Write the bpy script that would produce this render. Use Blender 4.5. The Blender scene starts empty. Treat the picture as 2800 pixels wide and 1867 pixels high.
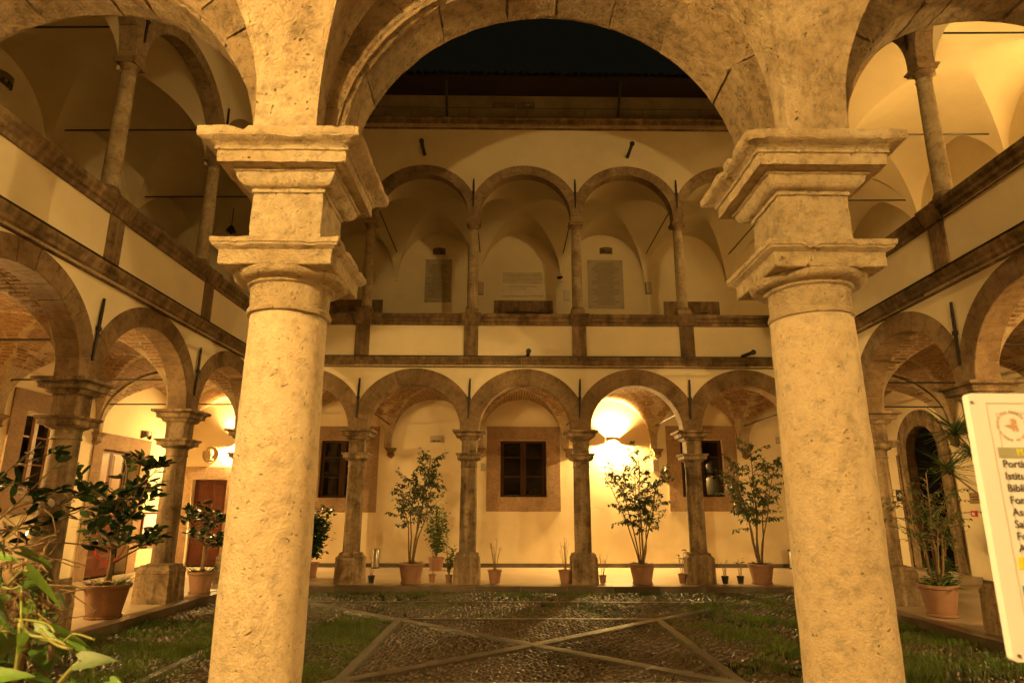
import bpy, bmesh, math, random
import numpy as np
from mathutils import Vector, Matrix, noise
random.seed(7); RNG = np.random.default_rng(7)
PI = math.pi
SC = bpy.context.scene
COL = SC.collection

# ------------------------------------------------------------------ camera
cam_d = bpy.data.cameras.new('camera'); cam = bpy.data.objects.new('camera', cam_d); COL.objects.link(cam)
SC.camera = cam
cam.location = (0, 0, 1.6)
YAW, PITCH, ROLL = 0.0049, 0.252, 0.0026
cam.rotation_euler = (Matrix.Rotation(-YAW, 3, 'Z') @ Matrix.Rotation(PI/2 + PITCH, 3, 'X') @ Matrix.Rotation(ROLL, 3, 'Z')).to_euler()
cam_d.sensor_width = 36.0
cam_d.lens = 1767.45 / 2800 * 36.0
cam_d.clip_start = 0.05; cam_d.clip_end = 400
cam_d.dof.use_dof = True; cam_d.dof.focus_distance = 9.0; cam_d.dof.aperture_fstop = 5.0

# ------------------------------------------------------------------ night sky
w = bpy.data.worlds.new('World'); SC.world = w; w.use_nodes = True
bg = w.node_tree.nodes['Background']
bg.inputs[0].default_value = (1.0, 0.86, 0.50, 1); bg.inputs[1].default_value = 0.0036

SC.view_settings.view_transform = 'Standard'; SC.view_settings.look = 'None'
SC.view_settings.exposure = 0.18; SC.view_settings.gamma = 1.0; SC.view_settings.use_curve_mapping = False

LIGHT_COL = (1.0, 0.628, 0.195)
PALE_COL = (1.0, 0.72, 0.29)

# ------------------------------------------------------------------ materials
MATS = {}
def new_mat(name):
    m = bpy.data.materials.new(name); m.use_nodes = True
    nt = m.node_tree; nt.nodes.clear()
    out = nt.nodes.new('ShaderNodeOutputMaterial'); b = nt.nodes.new('ShaderNodeBsdfPrincipled')
    nt.links.new(b.outputs[0], out.inputs[0]); MATS[name] = m
    return m, nt, b
def N(nt, t, **kw):
    n = nt.nodes.new(t)
    for k, v in kw.items():
        if k in n.inputs: n.inputs[k].default_value = v
        else: setattr(n, k, v)
    return n
def c4(c): return (c[0], c[1], c[2], 1.0)
def ramp(nt, fac, stops):
    r = nt.nodes.new('ShaderNodeValToRGB'); e = r.color_ramp.elements
    while len(e) < len(stops): e.new(0.5)
    for i, (p, c) in enumerate(stops):
        e[i].position = p; e[i].color = c4(c) if hasattr(c, '__len__') else (c, c, c, 1)
    nt.links.new(fac, r.inputs[0]); return r
def mixc(nt, fac, a, b, mode='MIX'):
    m = nt.nodes.new('ShaderNodeMix'); m.data_type = 'RGBA'; m.blend_type = mode
    for i, v in ((0, fac), (6, a), (7, b)):
        if hasattr(v, 'links'): nt.links.new(v, m.inputs[i])
        else: m.inputs[i].default_value = v if i == 0 else c4(v)
    return m.outputs[2]
def noise_n(nt, pos, scale, detail=5, rough=0.6, dist=0.0):
    n = N(nt, 'ShaderNodeTexNoise', Scale=scale, Detail=detail, Roughness=rough, Distortion=dist)
    nt.links.new(pos, n.inputs['Vector']); return n.outputs[0]
def scaled(nt, pos, s):
    m = N(nt, 'ShaderNodeMapping'); m.inputs['Scale'].default_value = s
    nt.links.new(pos, m.inputs['Vector']); return m.outputs[0]

def stone(name, base, dark, light=None, scale=1.0, pit=0.5, bump=0.5, rough=0.85, streak=0.0, vary=0.12, stain=0.5, pitcol=0.35, mot=0.75, bd=0.05):
    m, nt, b = new_mat(name); L = nt.links
    pos = N(nt, 'ShaderNodeNewGeometry').outputs['Position']
    n1 = noise_n(nt, pos, 2.2*scale, 6, 0.65, 0.3)
    n2 = noise_n(nt, pos, 14*scale, 8, 0.7)
    n3 = noise_n(nt, pos, 60*scale, 4, 0.7)
    light = light or tuple(min(1, c*1.25) for c in base)
    r1 = ramp(nt, n1, [(0.30, dark), (0.30+0.28*(1-stain)+0.08, base), (0.72, light)])
    r2 = ramp(nt, n2, [(0.33, 0.42), (0.50, 0.95), (0.75, 1.18)])
    col = mixc(nt, mot, r1.outputs[0], r2.outputs[0], 'MULTIPLY')
    if streak > 0:
        ns = noise_n(nt, scaled(nt, pos, (3.0, 3.0, 0.35)), 2.0, 5, 0.6)
        rs = ramp(nt, ns, [(0.42, 1.0-streak), (0.60, 1.0)])
        col = mixc(nt, 1.0, col, rs.outputs[0], 'MULTIPLY')
    # pits
    v = N(nt, 'ShaderNodeTexVoronoi', Scale=26*scale); v.feature = 'DISTANCE_TO_EDGE' if False else 'F1'
    nd = noise_n(nt, pos, 9*scale, 3)
    va = nt.nodes.new('ShaderNodeVectorMath'); va.operation = 'ADD'
    sc_ = nt.nodes.new('ShaderNodeVectorMath'); sc_.operation = 'SCALE'; sc_.inputs[3].default_value = 0.12
    nn = N(nt, 'ShaderNodeTexNoise', Scale=7*scale); L.new(pos, nn.inputs['Vector'])
    L.new(nn.outputs['Color'], sc_.inputs[0]); L.new(pos, va.inputs[0]); L.new(sc_.outputs[0], va.inputs[1])
    L.new(va.outputs[0], v.inputs['Vector'])
    gate = ramp(nt, nd, [(0.50, 0.0), (0.62, 1.0)])
    pr = ramp(nt, v.outputs['Distance'], [(0.10, 1.0), (0.26, 0.0)])
    pm = nt.nodes.new('ShaderNodeMath'); pm.operation = 'MULTIPLY'
    L.new(gate.outputs[0], pm.inputs[0]); L.new(pr.outputs[0], pm.inputs[1])
    pf = nt.nodes.new('ShaderNodeMath'); pf.operation = 'MULTIPLY'; pf.inputs[1].default_value = pit
    L.new(pm.outputs[0], pf.inputs[0])
    col = mixc(nt, pf.outputs[0], col, tuple(c*pitcol for c in base))
    if vary:
        oi = N(nt, 'ShaderNodeObjectInfo')
        rv = ramp(nt, oi.outputs['Random'], [(0.0, 1-vary), (1.0, 1+vary)])
        col = mixc(nt, 1.0, col, rv.outputs[0], 'MULTIPLY')
    L.new(col, b.inputs['Base Color'])
    b.inputs['Roughness'].default_value = rough
    b.inputs['Specular IOR Level'].default_value = 0.25
    # bump
    a1 = nt.nodes.new('ShaderNodeMath'); a1.operation = 'MULTIPLY_ADD'; a1.inputs[1].default_value = 0.9
    L.new(n2, a1.inputs[0]); L.new(n1, a1.inputs[2])
    a2 = nt.nodes.new('ShaderNodeMath'); a2.operation = 'MULTIPLY_ADD'; a2.inputs[1].default_value = 0.35
    L.new(n3, a2.inputs[0]); L.new(a1.outputs[0], a2.inputs[2])
    a3 = nt.nodes.new('ShaderNodeMath'); a3.operation = 'MULTIPLY_ADD'; a3.inputs[1].default_value = -0.5*pit
    L.new(pm.outputs[0], a3.inputs[0]); L.new(a2.outputs[0], a3.inputs[2])
    bp = N(nt, 'ShaderNodeBump', Strength=min(1.0, bump), Distance=bd); L.new(a3.outputs[0], bp.inputs['Height'])
    L.new(bp.outputs[0], b.inputs['Normal'])
    return m

def simple(name, col, rough=0.6, spec=0.4, metal=0.0, bump=0.0, bscale=20, vary=0.0, mott=0.0, mscale=3.0, bd=0.02):
    m, nt, b = new_mat(name); L = nt.links
    pos = N(nt, 'ShaderNodeNewGeometry').outputs['Position']
    out = None
    if mott > 0:
        n = noise_n(nt, pos, mscale, 6, 0.6)
        r = ramp(nt, n, [(0.3, tuple(c*(1-mott) for c in col)), (0.7, tuple(min(1, c*(1+mott*0.6)) for c in col))])
        out = r.outputs[0]
    if vary > 0:
        oi = N(nt, 'ShaderNodeObjectInfo'); rv = ramp(nt, oi.outputs['Random'], [(0, 1-vary), (1, 1+vary)])
        out = mixc(nt, 1.0, out if out is not None else col, rv.outputs[0], 'MULTIPLY')
    if out is not None: L.new(out, b.inputs['Base Color'])
    else: b.inputs['Base Color'].default_value = c4(col)
    b.inputs['Roughness'].default_value = rough; b.inputs['Specular IOR Level'].default_value = spec
    b.inputs['Metallic'].default_value = metal
    if bump > 0:
        n = noise_n(nt, pos, bscale, 6, 0.65)
        bp = N(nt, 'ShaderNodeBump', Strength=bump, Distance=bd); L.new(n, bp.inputs['Height']); L.new(bp.outputs[0], b.inputs['Normal'])
    return m
def emissive(name, col, strength):
    m, nt, b = new_mat(name)
    b.inputs['Base Color'].default_value = c4(col); b.inputs['Emission Color'].default_value = c4(col)
    b.inputs['Emission Strength'].default_value = strength
    return m

stone('near_stone', (0.57, 0.46, 0.31), (0.42, 0.32, 0.19), (0.63, 0.52, 0.36), scale=1.5, pit=0.85, bump=1.0, stain=0.2, vary=0.05, mot=0.6, bd=0.06)  # lighter copy of the column stone, part of the strong lamplight in its colour
stone('near_shaft', (0.60, 0.49, 0.34), (0.53, 0.42, 0.28), (0.65, 0.54, 0.39), scale=1.25, pit=0.7, bump=0.8, stain=0.15, vary=0.04, mot=0.52, pitcol=0.22)  # shaft stone likewise lightened in colour for the strong lamplight
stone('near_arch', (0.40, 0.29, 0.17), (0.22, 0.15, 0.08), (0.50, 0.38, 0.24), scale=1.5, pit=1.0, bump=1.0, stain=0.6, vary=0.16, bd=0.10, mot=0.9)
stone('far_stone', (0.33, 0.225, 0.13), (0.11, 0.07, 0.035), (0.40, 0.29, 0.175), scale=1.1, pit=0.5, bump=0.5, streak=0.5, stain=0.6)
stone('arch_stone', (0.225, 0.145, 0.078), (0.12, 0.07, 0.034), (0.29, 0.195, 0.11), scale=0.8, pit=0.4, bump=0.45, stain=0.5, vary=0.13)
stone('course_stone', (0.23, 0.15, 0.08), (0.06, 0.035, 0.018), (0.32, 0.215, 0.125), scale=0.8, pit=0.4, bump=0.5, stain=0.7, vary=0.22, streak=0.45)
stone('surround_stone', (0.32, 0.205, 0.12), (0.25, 0.155, 0.085), (0.38, 0.26, 0.155), scale=1.0, pit=0.4, bump=0.4, stain=0.3, vary=0.10, mot=0.5)
stone('upper_shaft_lit', (0.46, 0.36, 0.23), (0.26, 0.18, 0.10), (0.54, 0.43, 0.28), scale=1.0, pit=0.3, bump=0.3, stain=0.35, vary=0.05)  # lighter than the other upper stone, light from the right put into the colour
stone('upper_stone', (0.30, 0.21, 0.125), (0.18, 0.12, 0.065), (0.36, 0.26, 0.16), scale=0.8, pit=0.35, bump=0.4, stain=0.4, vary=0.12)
stone('brick', (0.33, 0.20, 0.11), (0.18, 0.10, 0.05), (0.42, 0.29, 0.17), scale=2.5, pit=0.3, bump=0.8, vary=0.18)
stone('mortar', (0.46, 0.35, 0.22), (0.34, 0.25, 0.15), scale=2.0, pit=0.3, bump=0.8)
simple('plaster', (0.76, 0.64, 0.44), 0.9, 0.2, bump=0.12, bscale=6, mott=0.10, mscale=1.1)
simple('plaster_upper', (0.70, 0.60, 0.41), 0.9, 0.2, bump=0.10, bscale=5, mott=0.10, mscale=0.9)
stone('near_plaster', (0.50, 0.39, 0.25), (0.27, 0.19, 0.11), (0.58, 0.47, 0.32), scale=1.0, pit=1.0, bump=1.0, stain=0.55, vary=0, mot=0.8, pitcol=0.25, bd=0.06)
simple('floor_paving', (0.35, 0.265, 0.18), 0.38, 0.5, bump=0.08, bscale=5, mott=0.18, mscale=1.4)
simple('kerb', (0.10, 0.075, 0.05), 0.28, 0.5, bump=0.3, bscale=14, mott=0.3, mscale=4, vary=0.15)
simple('iron', (0.022, 0.016, 0.012), 0.6, 0.4, bump=0.3, bscale=40)
simple('drip', (0.012, 0.010, 0.008), 0.5, 0.3)
simple('dark_door', (0.0035, 0.0025, 0.002), 0.8, 0.05)
simple('red_door', (0.10, 0.028, 0.013), 0.6, 0.2, bump=0.1, bscale=30, mott=0.2, mscale=6)
simple('pale_door', (0.30, 0.18, 0.11), 0.5, 0.3, mott=0.1)
simple('old_wood', (0.028, 0.020, 0.014), 0.8, 0.2, mott=0.2, mscale=8)
simple('attic_plaster_shaded', (0.26, 0.21, 0.14), 0.9, 0.2, mott=0.3, mscale=2)  # plaster darkened, dimness under the eaves put into the colour
simple('window_wood', (0.045, 0.019, 0.009), 0.7, 0.15, mott=0.2, mscale=8)
simple('window_wood_light', (0.38, 0.22, 0.13), 0.45, 0.5)
simple('dark_room', (0.02, 0.015, 0.012), 0.9, 0.1)  # darkness of unlit rooms put into the colour
m, nt, b = new_mat('pane'); b.inputs['Base Color'].default_value = (0.006, 0.005, 0.004, 1); b.inputs['Roughness'].default_value = 0.03; b.inputs['Specular IOR Level'].default_value = 0.28
simple('curtain', (0.22, 0.19, 0.13), 0.9, 0.1, mott=0.2, mscale=12)
simple('terracotta', (0.28, 0.148, 0.092), 0.65, 0.35, bump=0.15, bscale=25, mott=0.18, mscale=6, vary=0.10)
simple('black_plastic', (0.012, 0.010, 0.010), 0.5, 0.4)
simple('white_plastic', (0.55, 0.50, 0.42), 0.5, 0.4)
simple('soil', (0.03, 0.02, 0.012), 0.95, 0.1, bump=0.8, bscale=40)
simple('bark', (0.20, 0.13, 0.075), 0.85, 0.2, bump=0.5, bscale=40, mott=0.3, mscale=12)
simple('vine_twig', (0.12, 0.08, 0.045), 0.85, 0.2, mott=0.3, mscale=20)
simple('dry_stem', (0.22, 0.14, 0.075), 0.8, 0.2, mott=0.2, mscale=20)
simple('ficus_leaf', (0.040, 0.075, 0.014), 0.38, 0.5, vary=0.45)
simple('rubber_leaf', (0.022, 0.055, 0.014), 0.25, 0.6, vary=0.4)
simple('vine_shade_leaf', (0.022, 0.050, 0.008), 0.5, 0.3, vary=0.5)  # darker copy of the vine leaf, shade within the tangle put into the colour
simple('vine_leaf', (0.042, 0.092, 0.008), 0.5, 0.3, vary=0.4, mott=0.25, mscale=25)
simple('vine_stem', (0.13, 0.14, 0.035), 0.5, 0.4)
simple('palm_leaf', (0.030, 0.065, 0.015), 0.4, 0.5, vary=0.35)
simple('bush_leaf', (0.060, 0.120, 0.018), 0.45, 0.5, vary=0.4)
simple('red_leaf', (0.22, 0.03, 0.02), 0.5, 0.4, vary=0.3)
simple('steel', (0.45, 0.42, 0.38), 0.28, 0.5, metal=1.0)
simple('ceramic', (0.42, 0.34, 0.24), 0.6, 0.4)
simple('lamp_metal', (0.16, 0.12, 0.07), 0.45, 0.4)
simple('marble_plaque', (0.66, 0.57, 0.42), 0.5, 0.4, mott=0.12, mscale=5)
simple('grey_plaque', (0.37, 0.31, 0.21), 0.45, 0.4, mott=0.12, mscale=5)
simple('engraving', (0.05, 0.035, 0.02), 0.8, 0.2)
simple('sign_white', (0.70, 0.72, 0.80), 0.35, 0.5)
simple('sign_print', (0.06, 0.05, 0.05), 0.6, 0.3)
simple('sign_red', (0.50, 0.30, 0.20), 0.6, 0.3)
simple('sign_grey', (0.30, 0.30, 0.22), 0.6, 0.3)
simple('sign_yellow', (0.65, 0.62, 0.05), 0.6, 0.3)
simple('sign_blue', (0.10, 0.25, 0.35), 0.6, 0.3)
simple('sign_line', (0.55, 0.50, 0.46), 0.6, 0.3)
simple('exit_black', (0.015, 0.02, 0.015), 0.5, 0.4)
simple('exit_green', (0.02, 0.25, 0.08), 0.5, 0.4)
simple('pebble', (0.044, 0.028, 0.015), 0.42, 0.45, vary=0.35, mott=0.55, mscale=9)
simple('earth', (0.012, 0.009, 0.006), 0.85, 0.1, bump=0.9, bscale=14, mott=0.5, mscale=3)
simple('gravel_band', (0.062, 0.044, 0.027), 0.30, 0.6, bump=1.0, bscale=48, mott=0.85, mscale=55, bd=0.06)
simple('grass', (0.075, 0.118, 0.011), 0.6, 0.3, mott=0.5, mscale=2.5)
simple('red_ribbon', (0.65, 0.03, 0.03), 0.5, 0.4)
simple('medallion', (0.36, 0.25, 0.14), 0.6, 0.3, bump=0.3, bscale=20)
emissive('bulb', (1.0, 0.62, 0.26), 60.0)
emissive('small_led', (1.0, 0.25, 0.10), 3.0)

# ------------------------------------------------------------------ object helpers
def link(o, parent=None):
    COL.objects.link(o)
    if parent is not None: o.parent = parent
    return o
def mk(name, verts, faces, mat, parent=None, smooth=False, matrix=None, sharp=None):
    me = bpy.data.meshes.new(name); me.from_pydata([tuple(v) for v in verts], [], faces)
    if mat: me.materials.append(MATS[mat])
    if smooth or sharp is not None:
        me.polygons.foreach_set('use_smooth', [True]*len(me.polygons))
        if sharp is not None: me.set_sharp_from_angle(angle=sharp)
    o = bpy.data.objects.new(name, me)
    if matrix is not None: o.matrix_local = matrix
    return link(o, parent)
def use(name, me, parent=None, matrix=None):
    o = bpy.data.objects.new(name, me)
    if matrix is not None: o.matrix_local = matrix
    return link(o, parent)
def tag(o, label=None, cat=None, group=None, kind=None):
    if label: o['label'] = label
    if cat: o['category'] = cat
    if group: o['group'] = group
    if kind: o['kind'] = kind
    return o
def empty(name, loc=(0, 0, 0), rz=0.0, **kw):
    o = bpy.data.objects.new(name, None); o.empty_display_size = 0.2
    o.location = loc; o.rotation_euler = (0, 0, rz); COL.objects.link(o)
    return tag(o, **kw)

class MB:
    def __init__(s): s.v = []; s.f = []
    def add(s, V, F):
        k = len(s.v); s.v += [tuple(p) for p in V]; s.f += [tuple(i+k for i in f) for f in F]; return s
    def box(s, x0, x1, y0, y1, z0, z1):
        V = [(x0,y0,z0),(x1,y0,z0),(x1,y1,z0),(x0,y1,z0),(x0,y0,z1),(x1,y0,z1),(x1,y1,z1),(x0,y1,z1)]
        return s.add(V, [(0,3,2,1),(4,5,6,7),(0,1,5,4),(1,2,6,5),(2,3,7,6),(3,0,4,7)])
    def quad(s, a, b, c, d): return s.add([a, b, c, d], [(0, 1, 2, 3)])
    def tube(s, pts, radii, n=6, cap=True):
        pts = [Vector(p) for p in pts]
        if not hasattr(radii, '__len__'): radii = [radii]*len(pts)
        V = []; F = []
        t0 = (pts[1]-pts[0]).normalized()
        up = Vector((0, 0, 1)) if abs(t0.z) < 0.9 else Vector((1, 0, 0))
        a = t0.cross(up).normalized()
        for i, p in enumerate(pts):
            t = (pts[min(i+1, len(pts)-1)] - pts[max(i-1, 0)])
            t = t.normalized() if t.length > 1e-9 else t0
            a = (a - t*a.dot(t)).normalized(); bb = t.cross(a)
            for k in range(n):
                an = 2*PI*k/n; V.append(p + (a*math.cos(an)+bb*math.sin(an))*radii[i])
        for i in range(len(pts)-1):
            for k in range(n):
                F.append((i*n+k, i*n+(k+1) % n, (i+1)*n+(k+1) % n, (i+1)*n+k))
        if cap: F.append(tuple(range(n-1, -1, -1))); F.append(tuple((len(pts)-1)*n+k for k in range(n)))
        return s.add(V, F)
    def lathe(s, prof, n=24, c=(0, 0), cap=True, square=0, jit=None):
        V = []; F = []
        if square:   # rounded by subdividing each side
            ring = []
            for side in range(4):
                for k in range(square):
                    t = -1 + 2*k/square
                    ring.append([(t, -1), (1, t), (-t, 1), (-1, -t)][side])
            if square == -8: pass
            n = len(ring)
        else: ring = [(math.cos(2*PI*k/n), math.sin(2*PI*k/n)) for k in range(n)]
        for (r, z) in prof:
            for (x, y) in ring: V.append((c[0]+r*x, c[1]+r*y, z))
        for i in range(len(prof)-1):
            for k in range(n): F.append((i*n+k, i*n+(k+1) % n, (i+1)*n+(k+1) % n, (i+1)*n+k))
        if cap: F.append(tuple(range(n-1, -1, -1))); F.append(tuple((len(prof)-1)*n+k for k in range(n)))
        return s.add(V, F)
    def octo(s, prof, c=(0, 0), ch=0.42):
        ring = [(-1, -ch), (-1, ch), (-ch, 1), (ch, 1), (1, ch), (1, -ch), (ch, -1), (-ch, -1)][::-1]
        V = []; F = []
        for (r, z) in prof:
            for (x, y) in ring: V.append((c[0]+r*x, c[1]+r*y, z))
        for i in range(len(prof)-1):
            for k in range(8): F.append((i*8+k, i*8+(k+1) % 8, (i+1)*8+(k+1) % 8, (i+1)*8+k))
        F.append(tuple(range(7, -1, -1))); F.append(tuple((len(prof)-1)*8+k for k in range(8)))
        return s.add(V, F)
    def jitter(s, amp, freq=6.0, off=0.0):
        nv = []
        for v in s.v:
            p = Vector(v)*freq + Vector((off, off*1.7, -off))
            d = noise.noise_vector(p)*amp + noise.noise_vector(p*3.3)*amp*0.5
            nv.append((v[0]+d.x, v[1]+d.y, v[2]+d.z*0.6))
        s.v = nv; return s
    def build(s, name, mat, parent=None, smooth=False, sharp=None, matrix=None):
        return mk(name, s.v, s.f, mat, parent, smooth, matrix, sharp)
def densify(prof, step):
    out = [prof[0]]
    for a, b in zip(prof[:-1], prof[1:]):
        d = math.hypot(b[0]-a[0], b[1]-a[1]); n = max(1, int(d/step))
        for i in range(1, n+1): out.append((a[0]+(b[0]-a[0])*i/n, a[1]+(b[1]-a[1])*i/n))
    return out
def cyma(w0, z0, w1, z1, n=5, k=0.25):
    out = []
    for i in range(n+1):
        t = i/n; s_ = t - k*math.sin(2*PI*t)/2
        out.append((w0+(w1-w0)*s_, z0+(z1-z0)*t))
    return out
def quarter(w0, z0, w1, z1, n=5, convex=True):
    out = []
    for i in range(n+1):
        a = PI/2*i/n
        if convex: out.append((w0+(w1-w0)*math.sin(a), z0+(z1-z0)*(1-math.cos(a))))
        else: out.append((w0+(w1-w0)*(1-math.cos(a)), z0+(z1-z0)*math.sin(a)))
    return out

# ------------------------------------------------------------------ layout of the cloister
CN = {'nl': (-6.23, 3.06), 'fl': (-6.05, 15.04), 'fr': (6.82, 15.12), 'nr': (6.64, 3.06)}
ZFLOOR, ZIMP, ZC0, ZC1, ZR0, ZR1 = 0.0, 3.33, 4.80, 5.03, 5.82, 6.08
ZUC, ZT0, ZT1 = 8.56, 11.13, 11.38
WINGS = {}
def wing_frame(a, b):
    A = Vector(CN[a]); B = Vector(CN[b]); d = B-A
    return A, math.atan2(d.y, d.x), d.length

# ------------------------------------------------------------------ setting: ground and floors
def poly_sheet(name, pts, z, mat, kind='structure'):
    o = mk(name, [(x, y, z) for x, y in pts], [tuple(range(len(pts)))], mat); tag(o, kind=kind); return o
EDGE = 0.62
gx0, gx1, gy0, gy1 = -6.2+EDGE, 6.74-EDGE, 3.06+EDGE, 15.06-EDGE
mb = MB(); nx, ny = 40, 40
for j in range(ny+1):
    for i in range(nx+1):
        x = -14+28*i/nx; y = -5+29*j/ny
        mb.v.append((x, y, -0.14 + 0.02*noise.noise(Vector((x*0.6, y*0.6, 0)))))
for j in range(ny):
    for i in range(nx):
        k = j*(nx+1)+i; mb.f.append((k, k+1, k+nx+2, k+nx+1))
GROUND = mb.build('courtyard_ground', 'earth', smooth=True); tag(GROUND, kind='structure')
BC = (0.33, 9.0)
def band(name, a, b, wd=0.13):
    a = Vector(a); b = Vector(b); d = (b-a).normalized(); n_ = Vector((-d.y, d.x)); L_ = (b-a).length
    m_ = MB(); k = max(2, int(L_/0.15))
    for i in range(k+1):
        p = a + d*L_*i/k
        for s_ in (-1, 1):
            q = p + n_*s_*(wd + 0.018*noise.noise(Vector((i*1.3, s_*5, L_)))); z = -0.092+0.004*noise.noise(Vector((q.x*5, q.y*5, 1)))
            m_.v.append((q.x, q.y, z))
            q2 = p + n_*s_*(wd+0.03); m_.v.append((q2.x, q2.y, -0.15))
    for i in range(k):
        o = i*4; m_.f += [(o, o+2, o+6, o+4), (o+1, o, o+4, o+5), (o+2, o+3, o+7, o+6)]
    ob = m_.build(name, 'gravel_band', smooth=True); tag(ob, kind='structure'); return (a, b, wd)
BANDS = []
for (a, b) in [((BC[0], BC[1]), (5.9, 14.35)), ((BC[0], BC[1]), (5.6, 4.0)), ((BC[0], BC[1]), (-5.3, 14.3)), ((BC[0], BC[1]), (-5.3, 4.0)),
               ((-1.72, 11.0), (2.38, 11.0)), ((2.38, 11.0), (2.36, 7.02)), ((-1.72, 11.0), (-1.72, 7.02)), ((-1.72, 7.1), (2.36, 7.1)),
               ((-3.62, 12.9), (4.2, 12.9)), ((-3.7, 12.9), (-3.7, 5.1)), ]:
    BANDS.append(band('gravel_strip', a, b, 0.085 if len(BANDS) < 4 else 0.055))
# gallery floors (four strips around the court) with kerb edge
fl = MB()
fl.box(-9.9, gx0, -1.2, 19.3, -0.30, 0.0); fl.box(gx1, 10.8, -1.2, 19.3, -0.30, 0.0)
fl.box(gx0, gx1, gy1, 19.3, -0.30, 0.0); fl.box(gx0, gx1, -1.2, gy0, -0.30, 0.0)
FLOOR = fl.build('gallery_floor', 'floor_paving'); tag(FLOOR, kind='structure')
kb = {}
def kerb_run(p, q, nrm):
    p = Vector(p); q = Vector(q); L_ = (q-p).length; d = (q-p)/L_; k = max(1, int(round(L_/0.95)))
    for i in range(k):
        a = p + d*(L_*i/k+0.004); bq = p + d*(L_*(i+1)/k-0.004); n_ = Vector(nrm)
        m_ = MB(); z1 = 0.012+random.uniform(-.003, .003)
        A = a + n_*0.03; B = bq + n_*0.03; A2 = a - n_*0.24; B2 = bq - n_*0.24
        V = [(A.x, A.y, -.28), (B.x, B.y, -.28), (B2.x, B2.y, -.28), (A2.x, A2.y, -.28), (A.x, A.y, z1), (B.x, B.y, z1), (B2.x, B2.y, z1-.006), (A2.x, A2.y, z1-.006)]
        m_.add(V, [(0,3,2,1),(4,5,6,7),(0,1,5,4),(1,2,6,5),(2,3,7,6),(3,0,4,7)])
        m_.build('kerb_stone', 'kerb', FLOOR)
kerb_run((gx0, gy1), (gx1, gy1), (0, -1)); kerb_run((gx0, 4.2), (gx0, gy1), (1, 0)); kerb_run((gx1, 4.2), (gx1, gy1), (-1, 0))

# ------------------------------------------------------------------ arches
def ell(a, b_, c, ph): return (a*math.sin(ph), c + b_*math.cos(ph))
def outer_pt(a, b_, w_, c, ph, hb, ztop):
    x, z = ell(a+w_, b_+w_, c, ph)
    xi, zi = ell(a, b_, c, ph)
    t = 1.0
    if abs(x) > hb: t = min(t, (hb-abs(xi))/(abs(x)-abs(xi)))
    if z > ztop: t = min(t, (ztop-zi)/(z-zi))
    return (xi+(x-xi)*t, zi+(z-zi)*t)
def vous_mesh(a, b_, w_, c, p0, p1, hb, ztop, y0, y1, gap, seg, rough_, chamf, mat, seed):
    """one arch stone; x,z plane profile extruded along y, lower edges chamfered"""
    g0 = gap/a
    q0, q1 = p0+g0*0.5, p1-g0*0.5
    inner = [ell(a, b_, c, q0+(q1-q0)*i/seg) for i in range(seg+1)]
    outer = [outer_pt(a, b_, w_, c, q0+(q1-q0)*i/seg, hb-0.003, ztop) for i in range(seg+1)]
    nr = 5 if rough_ else 1; nd = 6 if rough_ else 1
    # rings along y : section loops inner->outer
    bev = chamf
    sec = []     # list of loops for each y ; loop = grid perimeter
    ys = [y0, y0+bev] + [y0+bev+(y1-y0-2*bev)*i/nd for i in range(1, nd)] + [y1-bev, y1] if bev > 0 else [y0+(y1-y0)*i/nd for i in range(nd+1)]
    V = []; F = []
    def loop(y, ins):
        L_ = []
        for i in range(seg+1):
            (xi, zi), (xo, zo) = inner[i], outer[i]
            dx, dz = xo-xi, zo-zi; l = math.hypot(dx, dz) or 1
            t = ins/l
            L_.append((xi+dx*t, y, zi+dz*t))
        for k in range(1, nr):   # right side
            (xi, zi), (xo, zo) = inner[seg], outer[seg]; t = k/nr; L_.append((xi+(xo-xi)*t, y, zi+(zo-zi)*t))
        for i in range(seg, -1, -1):
            L_.append((outer[i][0], y, outer[i][1]))
        for k in range(nr-1, 0, -1):
            (xi, zi), (xo, zo) = inner[0], outer[0]; t = k/nr; L_.append((xi+(xo-xi)*t, y, zi+(zo-zi)*t))
        return L_
    loops = []
    for j, y in enumerate(ys):
        ins = bev if (bev > 0 and (j == 0 or j == len(ys)-1)) else 0.0
        loops.append(loop(y, ins))
    n = len(loops[0])
    for L_ in loops: V += L_
    for j in range(len(loops)-1):
        for i in range(n): F.append((j*n+i, j*n+(i+1) % n, (j+1)*n+(i+1) % n, (j+1)*n+i))
    # caps as strips inner[i]-outer[i]
    def cap(base, flip):
        def oi(i): return base + (seg+1) + (nr-1) + (seg-i)
        for i in range(seg):
            f = (base+i, base+i+1, oi(i+1), oi(i)); F.append(f[::-1] if flip else f)
        # side n-gons to close when nr>1
        if nr > 1:
            f = tuple([base+seg] + [base+seg+k for k in range(1, nr)] + [oi(seg)]); F.append(f[::-1] if flip else f)
            f = tuple([oi(0)] + [oi(0)+k for k in range(1, nr)] + [base]); F.append(f[::-1] if flip else f)
    cap(0, False); cap((len(loops)-1)*n, True)
    m_ = MB(); m_.v = V; m_.f = F
    me = bpy.data.meshes.new('voussoir')
    if rough_:
        for i, v in enumerate(m_.v):
            p = Vector(v)*9+Vector((seed*3.1, seed, 0)); d = noise.noise_vector(p)*rough_ + noise.noise_vector(p*2.7)*rough_*0.6
            m_.v[i] = (v[0]+d.x, v[1]+d.y*0.6, v[2]+d.z)
    me.from_pydata(m_.v, [], m_.f); me.materials.append(MATS[mat])
    bm = bmesh.new(); bm.from_mesh(me); bmesh.ops.recalc_face_normals(bm, faces=bm.faces); bm.to_mesh(me); bm.free()
    if rough_:
        me.polygons.foreach_set('use_smooth', [True]*len(me.polygons)); me.set_sharp_from_angle(angle=0.6)
    return me
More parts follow.
